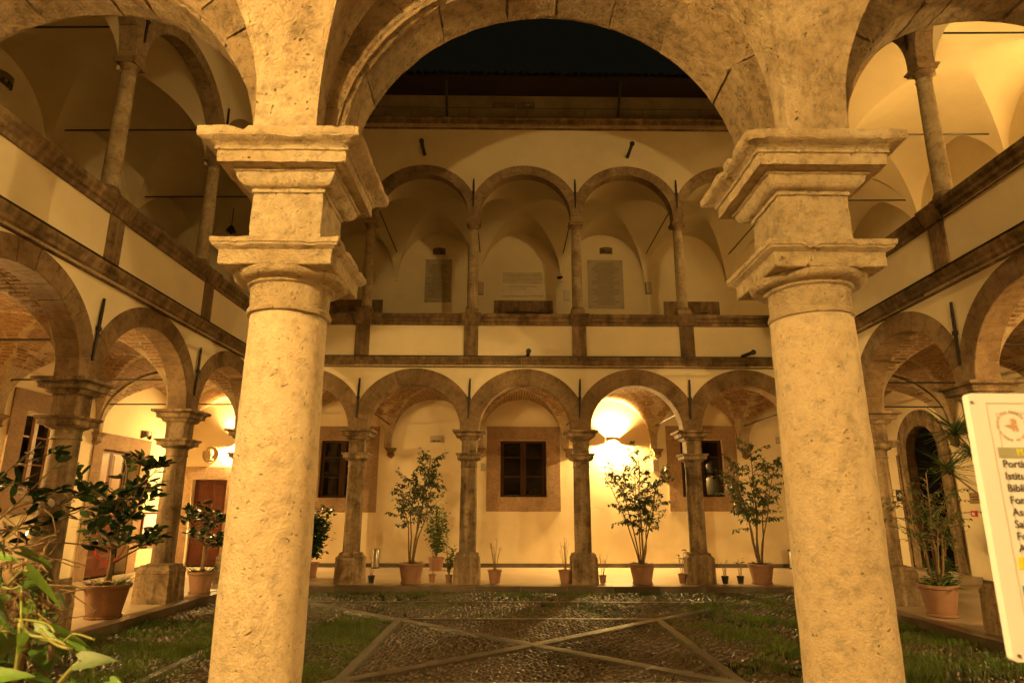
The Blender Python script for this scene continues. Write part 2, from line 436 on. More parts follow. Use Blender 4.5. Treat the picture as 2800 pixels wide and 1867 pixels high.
def arch(root, x, P, mats=('arch_stone', 'mortar'), nv=11, rough_=0.0, chamf=0.0, gap=0.008, seg=3, share=True, cuts=None, seed=0):
    """P: dict a,b,w,c,hb,ztop,y0,y1 ; adds part 'arch' with children 'voussoir'"""
    key = (round(P['a'], 3), round(P['c'], 2), nv, mats[0])
    core = MB(); n = 24
    for i in range(n+1):
        ph = -PI/2+PI*i/n
        xi, zi = ell(P['a']+0.015, P['b']+0.015, P['c'], ph); xo, zo = outer_pt(P['a'], P['b'], P['w'], P['c'], ph, P['hb'], P['ztop'])
        for yy in (P['y0']+0.012, P['y1']-0.012): core.v += [(xi, yy, zi), (xo, yy, zo)]
    for i in range(n):
        o = i*4; core.f += [(o, o+4, o+5, o+1), (o+2, o+3, o+7, o+6), (o, o+2, o+6, o+4), (o+1, o+5, o+7, o+3)]
    A = core.build('arch', mats[1], root, matrix=Matrix.Translation((x, 0, 0)))
    cuts = cuts or [-PI/2+PI*i/nv for i in range(nv+1)]
    for k in range(len(cuts)-1):
        kk = key+(k,)
        if share and kk in WINGS: me = WINGS[kk]
        else:
            me = vous_mesh(P['a'], P['b'], P['w'], P['c'], cuts[k], cuts[k+1], P['hb'], P['ztop'], P['y0'], P['y1'], gap, seg, rough_, chamf, mats[0], seed+k)
            WINGS[kk] = me
        use('voussoir', me, A, Matrix.Translation((0, random.uniform(-.010, .006), 0)) @ Matrix.Translation((random.uniform(-.006, .006), 0, random.uniform(-.004, .008))) if rough_ else None)
    return A
def spandrel(root, name, nb, b, P, z1, y0, y1, mat, zbase):
    m_ = MB()
    for k in range(nb):
        x0 = (k+0.5)*b; n = 28
        st = []
        for i in range(n+1):
            ph = -PI/2+PI*i/n
            xo, zo = outer_pt(P['a'], P['b'], P['w']-0.02, P['c'], ph, P['hb'], z1-0.01)
            if i == 0: xo = -b/2
            if i == n: xo = b/2
            st.append((x0+xo, max(zo, zbase)))
        for i in range(n):
            (xa, za), (xb, zb) = st[i], st[i+1]
            if abs(xb-xa) < 1e-5: continue
            m_.quad((xa, y0, za), (xb, y0, zb), (xb, y0, z1), (xa, y0, z1))
            m_.quad((xb, y1, zb), (xa, y1, za), (xa, y1, z1), (xb, y1, z1))
    return m_.build(name, mat, root)

# ------------------------------------------------------------------ vaults
def vault(root, s0, s1, n0, n1, zs, H, ms, mn, zlow, mat, name='vault', G=14):
    cx, cy = (s0+s1)/2, (n0+n1)/2; a, b_ = (s1-s0)/2, (n1-n0)/2; ai, bi = a-ms, b_-mn
    us = [math.sin(-PI/2+PI*i/(2*G)) for i in range(2*G+1)]
    xs = [-a]+[u*ai for u in us]+[a]; ys = [-b_]+[u*bi for u in us]+[b_]
    def Z(i, j):
        pi_ = i in (0, len(xs)-1); pj = j in (0, len(ys)-1)
        za = None if pi_ else zs+H*math.sqrt(max(0, 1-us[i-1]**2))
        zb = None if pj else zs+H*math.sqrt(max(0, 1-us[j-1]**2))
        if za is None and zb is None: return zlow
        return max(za if za is not None else zs, zb if zb is not None else zs)
    m_ = MB(); W_ = len(xs)
    for j in range(len(ys)):
        for i in range(W_): m_.v.append((cx+xs[i], cy+ys[j], Z(i, j)))
    for j in range(len(ys)-1):
        for i in range(W_-1):
            k = j*W_+i; q = (k, k+1, k+W_+1, k+W_)
            same = (i-(W_-1)/2+.5)*(j-(len(ys)-1)/2+.5) > 0
            if same: m_.f += [(q[0], q[1], q[2]), (q[0], q[2], q[3])]
            else: m_.f += [(q[0], q[1], q[3]), (q[1], q[2], q[3])]
    # stilted foot below the springing at the four corners
    for sx in (-1, 1):
        for sy in (-1, 1):
            X0, X1 = sorted((cx+sx*a, cx+sx*ai)); Y0, Y1 = sorted((cy+sy*b_, cy+sy*bi))
            m_.box(X0, X1, Y0, Y1, zlow, zs+0.002)
    o = m_.build(name, mat, root, sharp=0.5)
    return o, (cx, cy, a, b_, ai, bi, zs, H)
BRICK = None
def brick_mesh():
    global BRICK
    if BRICK is None:
        m_ = MB(); m_.add([(-.5,-.5,-1),(.5,-.5,-1),(.5,.5,-1),(-.5,.5,-1),(-.44,-.40,1),(.44,-.40,1),(.44,.40,1),(-.44,.40,1)],
              [(0,3,2,1),(4,5,6,7),(0,1,5,4),(1,2,6,5),(2,3,7,6),(3,0,4,7)])
        BRICK = bpy.data.meshes.new('brick'); BRICK.from_pydata(m_.v, [], m_.f); BRICK.materials.append(MATS['brick'])
    return BRICK
def vault_bricks(V, info, parts, world, rnd, L_=0.25, hgt=0.058):
    """real bricks on the webs of a groin vault; largest ones become parts"""
    cx, cy, a, b_, ai, bi, zs, H = info
    M = []
    def web(A, B, swap):
        # barrel of half width A (profile) running along half length B
        arc = []; n = 400; s_ = 0; prev = None
        for i in range(n+1):
            t = -1+2*i/n; ph = t*PI/2; p = (A*math.sin(ph), zs+H*math.cos(ph))
            if prev: s_ += math.hypot(p[0]-prev[0], p[1]-prev[1])
            arc.append((s_, ph)); prev = p
        tot = arc[-1][0]; nc = int(tot/(hgt+0.012)); j = 0
        for c in range(nc):
            sv = (c+0.5)*tot/nc
            while arc[j][0] < sv: j += 1
            ph = arc[j][1]; x = A*math.sin(ph); z = zs+H*math.cos(ph)
            tx, tz = A*math.cos(ph), -H*math.sin(ph); l = math.hypot(tx, tz); tx /= l; tz /= l
            lim = abs(math.sin(ph))*B
            for sgn in (-1, 1):
                pos = lim + rnd.uniform(0.0, L_*0.5)
                while pos < B+0.02:
                    Lb = L_*rnd.uniform(0.85, 1.1)
                    y = (pos+Lb/2)*sgn
                    if pos+Lb > (B + 0.1): break
                    xx = x; T = Vector((0, 1, 0)); U = Vector((tx, 0, tz)); Nn = Vector((-tz, 0, tx))*-1
                    if Nn.z > 0: Nn = -Nn
                    C = Vector((xx, y, z))
                    if swap: C = Vector((C.y, C.x, C.z)); T = Vector((1, 0, 0)); U = Vector((0, U.x, U.z)); Nn = Vector((0, Nn.x, Nn.z))
                    C = C + Vector((cx, cy, 0))
                    C += Nn*rnd.uniform(-0.002, 0.003)
                    m4 = Matrix(((T.x*Lb, U.x*hgt, Nn.x*.009, C.x), (T.y*Lb, U.y*hgt, Nn.y*.009, C.y), (T.z*Lb, U.z*hgt, Nn.z*.009, C.z), (0, 0, 0, 1)))
                    M.append(m4); pos += Lb+0.014
    web(ai, bi, False); web(bi, ai, True)
    # joined remainder
    me = brick_mesh(); bv = np.array([v.co[:] for v in me.vertices]); bf = [tuple(p.vertices) for p in me.polygons]
    if parts > 0:
        camp = Vector((0, 0, 1.6)); sc = []
        for i, m4 in enumerate(M):
            pw = world @ m4.translation; d = (pw-camp); nn = (world.to_3x3() @ Vector((m4[0][2], m4[1][2], m4[2][2]))).normalized()
            r = pw.x/max(pw.y, .1)
            vis = abs(r) < 0.82 and -d.dot(nn)/d.length > 0.05
            sc.append((-(max(0.05, -d.dot(nn)/d.length))/d.length**2 if vis else 0, i))
        sc.sort(); pick = set(i for _, i in sc[:parts])
    else: pick = set()
    for i in pick: use('brick', me, V, M[i])
    rest = [m4 for i, m4 in enumerate(M) if i not in pick]
    if rest:
        Ms = np.array([[list(r) for r in m4] for m4 in rest])
        P = np.einsum('nij,vj->nvi', Ms[:, :3, :3], bv) + Ms[:, None, :3, 3]
        Vv = P.reshape(-1, 3); nb_ = len(bv)
        F = [tuple(q+k*nb_ for q in f) for k in range(len(rest)) for f in bf]
        o = mk('brickwork', Vv.tolist(), F, 'brick', V); o['kind'] = 'stuff'

# ------------------------------------------------------------------ walls with openings
def wall_holes(root, name, s0, s1, z0, z1, n0, n1, holes, mat, depth=0.28):
    xs = sorted(set([s0, s1]+[h[0] for h in holes]+[h[1] for h in holes])); zs_ = sorted(set([z0, z1]+[h[2] for h in holes]+[h[3] for h in holes]))
    m_ = MB()
    for i in range(len(xs)-1):
        for j in range(len(zs_)-1):
            xm, zm = (xs[i]+xs[i+1])/2, (zs_[j]+zs_[j+1])/2
            if any(h[0] < xm < h[1] and h[2] < zm < h[3] for h in holes): continue
            m_.quad((xs[i], n0, zs_[j]), (xs[i+1], n0, zs_[j]), (xs[i+1], n0, zs_[j+1]), (xs[i], n0, zs_[j+1]))
            m_.quad((xs[i+1], n1, zs_[j]), (xs[i], n1, zs_[j]), (xs[i], n1, zs_[j+1]), (xs[i+1], n1, zs_[j+1]))
    for h in holes:
        a, b_, c, d = h
        m_.quad((a, n0, c), (a, n0, d), (a, n1, d), (a, n1, c)); m_.quad((b_, n0, d), (b_, n0, c), (b_, n1, c), (b_, n1, d))
        m_.quad((a, n0, d), (b_, n0, d), (b_, n1, d), (a, n1, d)); m_.quad((b_, n0, c), (a, n0, c), (a, n1, c), (b_, n1, c))
    return m_.build(name, mat, root)
def surround(root, s0, s1, z0, z1, t, n, proud=0.035, sill=True, mat='surround_stone'):
    """stone surround: jamb stones, lintel, sill as separate stones; (s0..z1) is the opening"""
    y0, y1 = n-proud, n+0.20
    P = MB().box(s0-t+.01, s0-.01, y0+.012, y1-.01, z0 if not sill else z0-t+.01, z1+t-.01).box(s1+.01, s1+t-.01, y0+.012, y1-.01, z0 if not sill else z0-t+.01, z1+t-.01).box(s0-.01, s1+.01, y0+.012, y1-.01, z1+.01, z1+t-.01)
    core = P.build('surround', 'mortar', root)
    def st(a, b_, c, d): MB().box(a+.002, b_-.002, y0, y1, c+.002, d-.002).build('stone', mat, core)
    top = z1+t; bot = z0-t if sill else z0
    if s1-s0 > 1.3: st(s0-t, (s0+s1)/2+.2, z1, top); st((s0+s1)/2+.2, s1+t, z1, top)
    else: st(s0-t, s1+t, z1, top)
    if sill: st(s0-t, s1+t, bot, z0)
    zz = z0; 
    hs = [0.9, 0.7, 0.8, 0.9, 0.8]; k = 0
    while zz < z1-0.01:
        e = min(z1, zz+hs[k % 5]); 
        if z1-e < .3: e = z1
        st(s0-t, s0, zz, e); st(s1, s1+t, zz, e); zz = e; k += 1
    # thin plaster reveal line proud of the wall
    return core
def window(root, s0, s1, z0, z1, n, cols=2, rows=3, fmat='window_wood', curtain=True):
    fw = 0.07
    f = MB(); y0, y1 = n, n+0.06
    f.box(s0, s1, y0, y1, z0, z0+fw).box(s0, s1, y0, y1, z1-fw, z1).box(s0, s0+fw, y0, y1, z0+fw, z1-fw).box(s1-fw, s1, y0, y1, z0+fw, z1-fw)
    sm = (s0+s1)/2; f.box(sm-.05, sm+.05, y0-.01, y1, z0+fw, z1-fw)
    W_ = f.build('window', fmat, root)
    rs = [z0+fw, z0+(z1-z0)*0.36, z0+(z1-z0)*0.70, z1-fw] if rows == 3 else [z0+fw+(z1-z0-2*fw)*i/rows for i in range(rows+1)]
    for (a, b_) in ((s0+fw, sm-.05), (sm+.05, s1-fw)):
        MB().box(a, a+.035, y0+.01, y1-.01, z0+fw, z1-fw).box(b_-.035, b_, y0+.01, y1-.01, z0+fw, z1-fw).build('sash', fmat, W_)
        for r_ in rs[1:-1]: MB().box(a+.035, b_-.035, y0+.015, y1-.015, r_-.015, r_+.015).build('glazing_bar', fmat, W_)
        for i in range(len(rs)-1):
            e0 = 0.015 if i > 0 else 0; e1 = .015 if i < len(rs)-2 else 0
            MB().box(a+.035, b_-.035, y0+.028, y0+.034, rs[i]+e0, rs[i+1]-e1).build('pane', 'pane', W_)
    MB().box(s0-.05, s1+.05, n+.33, n+.36, z0-.05, z1+.05).build('unlit_room_sheet', 'dark_room', root)  # dark sheet standing in for the unlit room behind the window
    return W_
def panel_door(root, s0, s1, z0, z1, n, mat='red_door', top_mat=None, leaves=2, rows=(0.30, 0.62)):
    D_ = MB().box(s0, s1, n+.05, n+.07, z0, z1).build('door', 'window_wood', root)
    wl = (s1-s0)/leaves
    for i in range(leaves):
        a, b_ = s0+i*wl+.006, s0+(i+1)*wl-.006
        MB().box(a, b_, n+.012, n+.049, z0+.01, z1-.01).build('door_leaf', mat, D_)
        zz = [z0+.10]+[z0+(z1-z0)*r_ for r_ in rows]+[z1-.06]
        for j in range(len(zz)-1):
            c, d = zz[j]+.04, zz[j+1]-.04; mm = top_mat if (top_mat and j == len(zz)-2) else mat
            p = MB(); aa, bb = a+.09, b_-.09
            p.box(aa-.02, bb+.02, n+.004, n+.0115, c-.02, d+.02)
            p.add([(aa, n+.004, c), (bb, n+.004, c), (bb, n+.004, d), (aa, n+.004, d), (aa+.05, n-.012, c+.05), (bb-.05, n-.012, c+.05), (bb-.05, n-.012, d-.05), (aa+.05, n-.012, d-.05)],
                  [(4,5,6,7),(0,1,5,4),(1,2,6,5),(2,3,7,6),(3,0,4,7)])
            p.build('door_panel', mm, D_)
    MB().tube([(s0+wl+.05, n-.03, z0+1.0), (s0+wl+.05, n-.03, z0+1.12)], .012, 6).build('handle', 'steel', D_)
    return D_

# stone courses (extruded profile split in stones)
def course(root, name, s0, s1, prof, mat, step=1.3, core='mortar', child='course_stone', jit=0.0, cuts=None):
    """prof: (n,z) outline polygon, extruded along s, split into stones"""
    k = max(1, round((s1-s0)/step)); cs = cuts or [s0+(s1-s0)*(i+(random.uniform(-.18, .18) if 0 < i < k else 0))/k for i in range(k+1)]
    ny0 = max(p[0] for p in prof); zc0 = min(p[1] for p in prof); zc1 = max(p[1] for p in prof); nn0 = min(p[0] for p in prof)
    C = MB().box(s0+.01, s1-.01, nn0+0.09, ny0-.004, zc0+.01, zc1-.01).build(name, core, root)
    n = len(prof)
    for i in range(len(cs)-1):
        a, b_ = cs[i]+.003, cs[i+1]-.003; dj = random.uniform(-jit, jit)
        V = [(a, p[0]+dj, p[1]) for p in prof]+[(b_, p[0]+dj, p[1]) for p in prof]
        F = [tuple(range(n)), tuple(range(2*n-1, n-1, -1))]+[(j, n+j, n+(j+1) % n, (j+1) % n) for j in range(n)]
        mk(child, V, F, mat, C)
    return C

# ------------------------------------------------------------------ one wing
def build_wing(key, a, b_, nb, D, D0, D1, label, holes=(), uholes=(), bricks=0, near=False, far=False):
    O, ang, L_ = wing_frame(a, b_); b = L_/nb
    root = empty('cloister_wing', (O.x, O.y, 0), ang, label=label, cat='building wing', group='arcaded wings around the courtyard')
    world = Matrix.Translation((O.x, O.y, 0)) @ Matrix.Rotation(ang, 4, 'Z')
    side = nb == 4
    lo = dict(a=(b-0.43)/2, b=(1.07 if not side else 1.17), w=(0.385 if not side else 0.32), c=3.33-0.012, hb=b/2, ztop=4.795, y0=-.18, y1=.18)
    up = dict(a=(b-0.27)/2, b=(b-0.27)/2 if not side else 1.20, w=0.25, c=8.70, hb=b/2, ztop=ZT0-.005, y0=-.145, y1=.145)
    # --- lower arcade
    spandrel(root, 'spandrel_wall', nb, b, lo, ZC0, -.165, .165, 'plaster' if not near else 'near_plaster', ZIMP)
    for k in range(nb):
        if near:
            cs = {0: None, 1: None}
            if k == 2: deg = [-90, -62, -38, -20, -3, 12, 33, 43, 64, 90]
            else: deg = [-90+180*i/15 for i in range(16)]
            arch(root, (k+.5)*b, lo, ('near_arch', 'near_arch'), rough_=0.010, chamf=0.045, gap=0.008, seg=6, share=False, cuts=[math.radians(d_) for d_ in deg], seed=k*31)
        else:
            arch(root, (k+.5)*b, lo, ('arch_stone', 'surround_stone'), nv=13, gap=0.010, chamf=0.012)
    # --- string course + drip strip
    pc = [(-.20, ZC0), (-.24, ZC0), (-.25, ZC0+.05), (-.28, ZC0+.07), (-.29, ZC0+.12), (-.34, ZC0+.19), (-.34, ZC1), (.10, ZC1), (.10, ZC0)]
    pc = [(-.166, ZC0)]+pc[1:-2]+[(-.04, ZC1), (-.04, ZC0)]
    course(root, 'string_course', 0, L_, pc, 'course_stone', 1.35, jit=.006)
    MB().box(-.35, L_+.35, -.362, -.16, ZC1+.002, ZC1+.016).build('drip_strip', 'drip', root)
    # --- parapet
    MB().box(0, L_, -.20, .16, ZC1+.018, ZR0).build('parapet', 'plaster', root)
    for k in range(nb+1):
        MB().box(k*b-.17, k*b+.17, -.232, -.2015, ZC1+.018, ZR0-.002).build('pilaster', 'course_stone', root)
    cuts = [0]
    for k in range(nb+1):
        for c_ in (k*b-.24, k*b+.24):
            if 0.1 < c_ < L_-.1: cuts.append(c_)
    cuts.append(L_)
    pr = [(-.21, ZR0), (-.24, ZR0), (-.25, ZR0+.06), (-.285, ZR0+.09), (-.29, ZR0+.14), (-.33, ZR0+.19), (-.33, ZR1), (.20, ZR1), (.20, ZR0)]
    course(root, 'handrail', 0, L_, pr, 'course_stone', 1.3, cuts=cuts, jit=.004)
    for k in range(nb+1):   # break-forward blocks over the pilasters
        x = k*b
        V = [(x-.19, -.262, ZR0+.002), (x+.19, -.262, ZR0+.002), (x+.23, -.36, ZR1+.01), (x-.23, -.36, ZR1+.01), (x-.19, -.20, ZR0+.002), (x+.19, -.20, ZR0+.002), (x+.23, -.20, ZR1+.01), (x-.23, -.20, ZR1+.01)]
        mk('rail_block', V, [(0,1,2,3),(5,4,7,6),(0,3,7,4),(1,5,6,2),(3,2,6,7),(0,4,5,1)], 'course_stone', root)
    # --- upper arcade
    spandrel(root, 'upper_wall', nb, b, up, ZT0, -.135, .135, 'plaster_upper', ZUC)
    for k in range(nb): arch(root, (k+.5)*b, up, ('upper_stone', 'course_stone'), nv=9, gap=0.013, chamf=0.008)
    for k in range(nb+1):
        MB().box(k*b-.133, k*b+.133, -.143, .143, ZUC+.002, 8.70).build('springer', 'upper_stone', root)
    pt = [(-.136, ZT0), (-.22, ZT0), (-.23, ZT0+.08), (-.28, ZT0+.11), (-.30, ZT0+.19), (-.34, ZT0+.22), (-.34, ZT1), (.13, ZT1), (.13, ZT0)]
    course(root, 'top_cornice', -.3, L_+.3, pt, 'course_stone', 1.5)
    # attic wall, eave, struts
    MB().box(-.1, L_+.1, .02, .25, ZT1+.002, 12.25).build('attic_wall', 'attic_plaster_shaded', root)
    MB().box(-.8, L_+.8, -.78, 1.2, 12.252, 12.30).build('eave_boards', 'old_wood', root)
    T = MB()
    for i in range(int((L_+1.6)/0.2)):
        x = -.8+.1+i*.2
        V = []; 
        for j, (yy, zz) in enumerate(((-.86, 12.305), (1.2, 12.85))):
            for q in range(5):
                an = PI*q/4; V.append((x+.085*math.cos(an), yy, zz+.055*math.sin(an)))
        T.add(V, [(q, q+1, q+6, q+5) for q in range(4)]+[(4, 3, 2, 1, 0)])
    T.build('roof_tiles', 'old_wood', root)
    MB().box(-.8, L_+.8, -.74, 1.2, 12.295, 12.31).build('tile_bed', 'old_wood', root)
    if far:
        for x in (4.4, 8.9, 0.2):
            MB().tube([(x, .0, 11.45), (x, -.60, 12.25)], .035, 6).build('eave_strut', 'iron', root)
        c = MB(); c.tube([(-.2, -.31, 11.66), (L_+.2, -.31, 11.66)], .008, 5); R_ = c.build('roof_edge_wire', 'iron', root)
        for i in range(9): MB().tube([(.5+i*1.5, -.31, ZT1), (.5+i*1.5, -.31, 11.66)], .007, 5).build('wire_post', 'iron', R_)
    # --- slabs
    MB().box(-D0 if D0 else 0, L_+D1, .17, D-.01, 4.86, 5.02).build('upper_floor', 'mortar', root)
    MB().box(-D0 if D0 else 0, L_+D1, .14, D+.3, 11.15, 11.35).build('roof_slab', 'mortar', root)
    # --- back walls
    pm = 'plaster' if not near else 'near_plaster'
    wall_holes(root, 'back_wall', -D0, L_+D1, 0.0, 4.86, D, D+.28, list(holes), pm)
    wall_holes(root, 'upper_back_wall', -D0, L_+D1, 5.02, 11.15, D, D+.28, list(uholes), 'plaster_upper')
    # skirting split round doors
    ds = sorted([h for h in holes if h[2] < .2], key=lambda h: h[0]); x = -D0
    for h in ds+[(L_+D1, 0, 0, 0)]:
        e = h[0]-.36 if h in ds else h[0]
        if e > x+.05: MB().box(x, e, D-.016, D-.001, .001, .11).build('skirting', 'kerb', root)
        x = h[1]+.36
    # --- vaults
    bays = [(k*b, (k+1)*b) for k in range(nb)]
    for k, (s0, s1) in enumerate(bays):
        ms = .10
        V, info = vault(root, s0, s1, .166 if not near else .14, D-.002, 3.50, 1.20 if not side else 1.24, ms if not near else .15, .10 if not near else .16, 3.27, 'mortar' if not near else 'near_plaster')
        if not near: vault_bricks(V, info, bricks if (side or k >= 0) else 0, world, random)
        vault(root, s0, s1, .136, D-.002, 8.50, 1.50, .05, .05, 8.40, 'plaster_upper', name='upper_vault')
    if D0 > 0 and not near:
        V, info = vault(root, -D0+.002, -.0, .0, D-.002, 3.50, 1.22, .12, .12, 3.27, 'mortar'); vault_bricks(V, info, bricks, world, random)
        vault(root, -D0+.002, 0, 0, D-.002, 8.5, 1.5, .05, .05, 8.40, 'plaster_upper', name='upper_vault')
    if D1 > 0 and not near and far:
        V, info = vault(root, L_, L_+D1-.002, .0, D-.002, 3.50, 1.22, .12, .12, 3.27, 'mortar'); vault_bricks(V, info, bricks, world, random)
        vault(root, L_, L_+D1-.002, 0, D-.002, 8.5, 1.5, .05, .05, 8.40, 'plaster_upper', name='upper_vault')
    # --- corbels under the vault feet on the back wall
    for k in range(nb+1):
        x = k*b+.10 if far else k*b
        cb = MB()
        prof = [(.155, 3.27), (.155, 3.245), (.12, 3.20), (.095, 3.17), (.085, 3.09), (.105, 3.075), (.10, 3.06), (.06, 3.02), (.02, 2.985)]
        n = len(prof); V = []
        for (w_, z) in prof: V += [(x-w_, D-.001, z), (x-w_, D-w_*1.2, z), (x+w_, D-w_*1.2, z), (x+w_, D-.001, z)]
        F = [(3, 2, 1, 0)]
        for i in range(n-1):
            for j in range(3): F.append((i*4+j, i*4+j+1, (i+1)*4+j+1, (i+1)*4+j))
        F.append(tuple((n-1)*4+j for j in range(4)))
        cb.add(V, F); cb.build('corbel', 'arch_stone', root)
    return root, world, b, L_

DL, DR, DF = 3.52, 3.60, 3.90
def far_s(X): return X+6.05
# far wing -----------------------------------------------------------
fh = [(far_s(-5.42), far_s(-4.13), 1.87, 3.50), (far_s(-.21), far_s(1.12), 1.905, 3.51), (far_s(5.03), far_s(6.27), 1.92, 3.55), (far_s(-8.98), far_s(-8.0), 0.0, 2.37)]
fuh = [(far_s(-.09), far_s(1.02), 5.02, 7.43), (far_s(5.14), far_s(6.16), 5.02, 7.43), (far_s(-5.3), far_s(-4.2), 5.02, 7.43)]
FAR, FARM, FB, FLn = build_wing('far', 'fl', 'fr', 5, DF, DL, DR, 'far two-storey arcade across the courtyard, three plaques and a row of barred windows behind it', fh, fuh, bricks=60, far=True)
for h in fh[:3]:
    surround(FAR, h[0], h[1], h[2], h[3], .40, DF); window(FAR, h[0], h[1], h[2], h[3], DF+.12)
surround(FAR, fh[3][0], fh[3][1], 0, 2.37, .36, DF, sill=False); panel_door(FAR, fh[3][0], fh[3][1], 0.01, 2.365, DF+.16)
for h in fuh:
    surround(FAR, h[0], h[1], 5.02, h[3], .35, DF, sill=False, mat='course_stone'); panel_door(FAR, h[0], h[1], 5.03, h[3]-.005, DF+.16, mat='window_wood')
# left wing (local s = distance from the near corner) -------------------
lh = [(9.75, 10.75, 1.85, 3.46), (12.32, 13.93, 0.0, 2.94), (3.7, 4.9, 1.85, 3.46)]
luh = []
LEFT, LEFTM, LB, LLn = build_wing('left', 'nl', 'fl', 4, DL, 0, DF, 'left arcade wing with its upper gallery in darkness and two wooden doors below', lh, luh, bricks=60)
surround(LEFT, 9.75, 10.75, 1.85, 3.46, .40, DL); window(LEFT, 9.75, 10.75, 1.85, 3.46, DL+.12, fmat='window_wood_light')
surround(LEFT, 3.7, 4.9, 1.85, 3.46, .40, DL); window(LEFT, 3.7, 4.9, 1.85, 3.46, DL+.12)
surround(LEFT, 12.32, 13.93, 0, 2.94, .36, DL, sill=False); panel_door(LEFT, 12.34, 13.45, 0.01, 2.935, DL+.12, top_mat='pale_door', rows=(.18, .48))
MB().box(13.455, 13.925, DL+.26, DL+.27, .01, 2.93).build('unlit_room_sheet', 'dark_room', LEFT)  # dark sheet in the open half of the doorway, stands in for shade beyond
# right wing (s from the far corner towards the camera) ------------------
rh = [(-2.10, -0.60, 0.17, 3.75), (6.5, 7.7, 1.85, 3.46)]
RIGHT, RIGHTM, RB, RLn = build_wing('right', 'fr', 'nr', 4, DR, DF, 0, 'right arcade wing with lamplit upper gallery vaults and a dark round-arched doorway below', rh, [], bricks=60)
surround(RIGHT, 6.5, 7.7, 1.85, 3.46, .40, DR); window(RIGHT, 6.5, 7.7, 1.85, 3.46, DR+.12)
def round_door(root, s0, s1, z0, zs, n, t=.30):
    r = (s1-s0)/2; x = (s0+s1)/2; y0, y1 = n-.04, n+.27
    core = MB(); S = 20
    core.box(s0+.0, s0+.02, y0+.01, y1, z0, zs).box(s1-.02, s1, y0+.01, y1, z0, zs)
    A = core.build('door_arch', 'mortar', root)
    for sg in (-1, 1):
        zz = z0
        while zz < zs-.01:
            e = min(zs, zz+.62)
            if zs-e < .25: e = zs
            a, b_ = sorted((x+sg*(r-.10), x+sg*(r+t)))
            MB().box(a, b_, y0, y1, zz+.003, e-.003).build('stone', 'far_stone', A)
            MB().box(*sorted((x+sg*(r+t-.08), x+sg*(r+t+.03))), y0-.03, y0-.0005, zz+.003, e-.003).build('moulding_stone', 'far_stone', A)
            zz = e
    nvv = 9
    for k in range(nvv):
        p0, p1 = -PI/2+PI*k/nvv, -PI/2+PI*(k+1)/nvv
        me = vous_mesh(r-.10, r-.10, t+.10, zs, p0, p1, 9, 99, y0, y1, .006, 3, 0, .01, 'far_stone', k); use('voussoir', me, A, Matrix.Translation((x, 0, 0)))
    # wall fill outside the arch inside the rectangular hole
    f = MB(); zt = rh[0][3]
    for i in range(S):
        p0, p1 = -PI/2+PI*i/S, -PI/2+PI*(i+1)/S; ri = r+.02
        f.quad((x+ri*math.sin(p0), n+.002, zs+ri*math.cos(p0)), (x+ri*math.sin(p1), n+.002, zs+ri*math.cos(p1)), (x+ri*math.sin(p1), n+.002, zt+.3), (x+ri*math.sin(p0), n+.002, zt+.3))
    d = MB().box(x-r+.1, x+r-.1, n+.20, n+.24, z0, zs+r-.1).build('door', 'dark_door', root)
    for sg in (-1, 1):
        for (c, e) in ((.15, .9), (1.05, 1.9), (2.05, 2.7)):
            MB().box(x+sg*(r-.1)/2-.2, x+sg*(r-.1)/2+.2, n+.185, n+.199, z0+c, z0+e).build('door_panel', 'dark_door', d)
round_door(RIGHT, -2.10, -0.60, .17, 3.0, DR)
MB().box(-2.75, .1, DR-.55, DR-.003, .002, .16).build('doorstep', 'floor_paving', RIGHT)
# near wing (camera stands in it) ---------------------------------------
nh = [(5.2, 6.4, 0.0, 2.6)]
NEAR, NEARM, NB_, NLn = build_wing('near', 'nr', 'nl', 5, DF, DR, DL, 'nearest arcade, its big worn stone arches spanning the top of the view', nh, [], near=True)
surround(NEAR, 5.2, 6.4, 0, 2.6, .36, DF, sill=False); panel_door(NEAR, 5.2, 6.4, .01, 2.595, DF+.16)

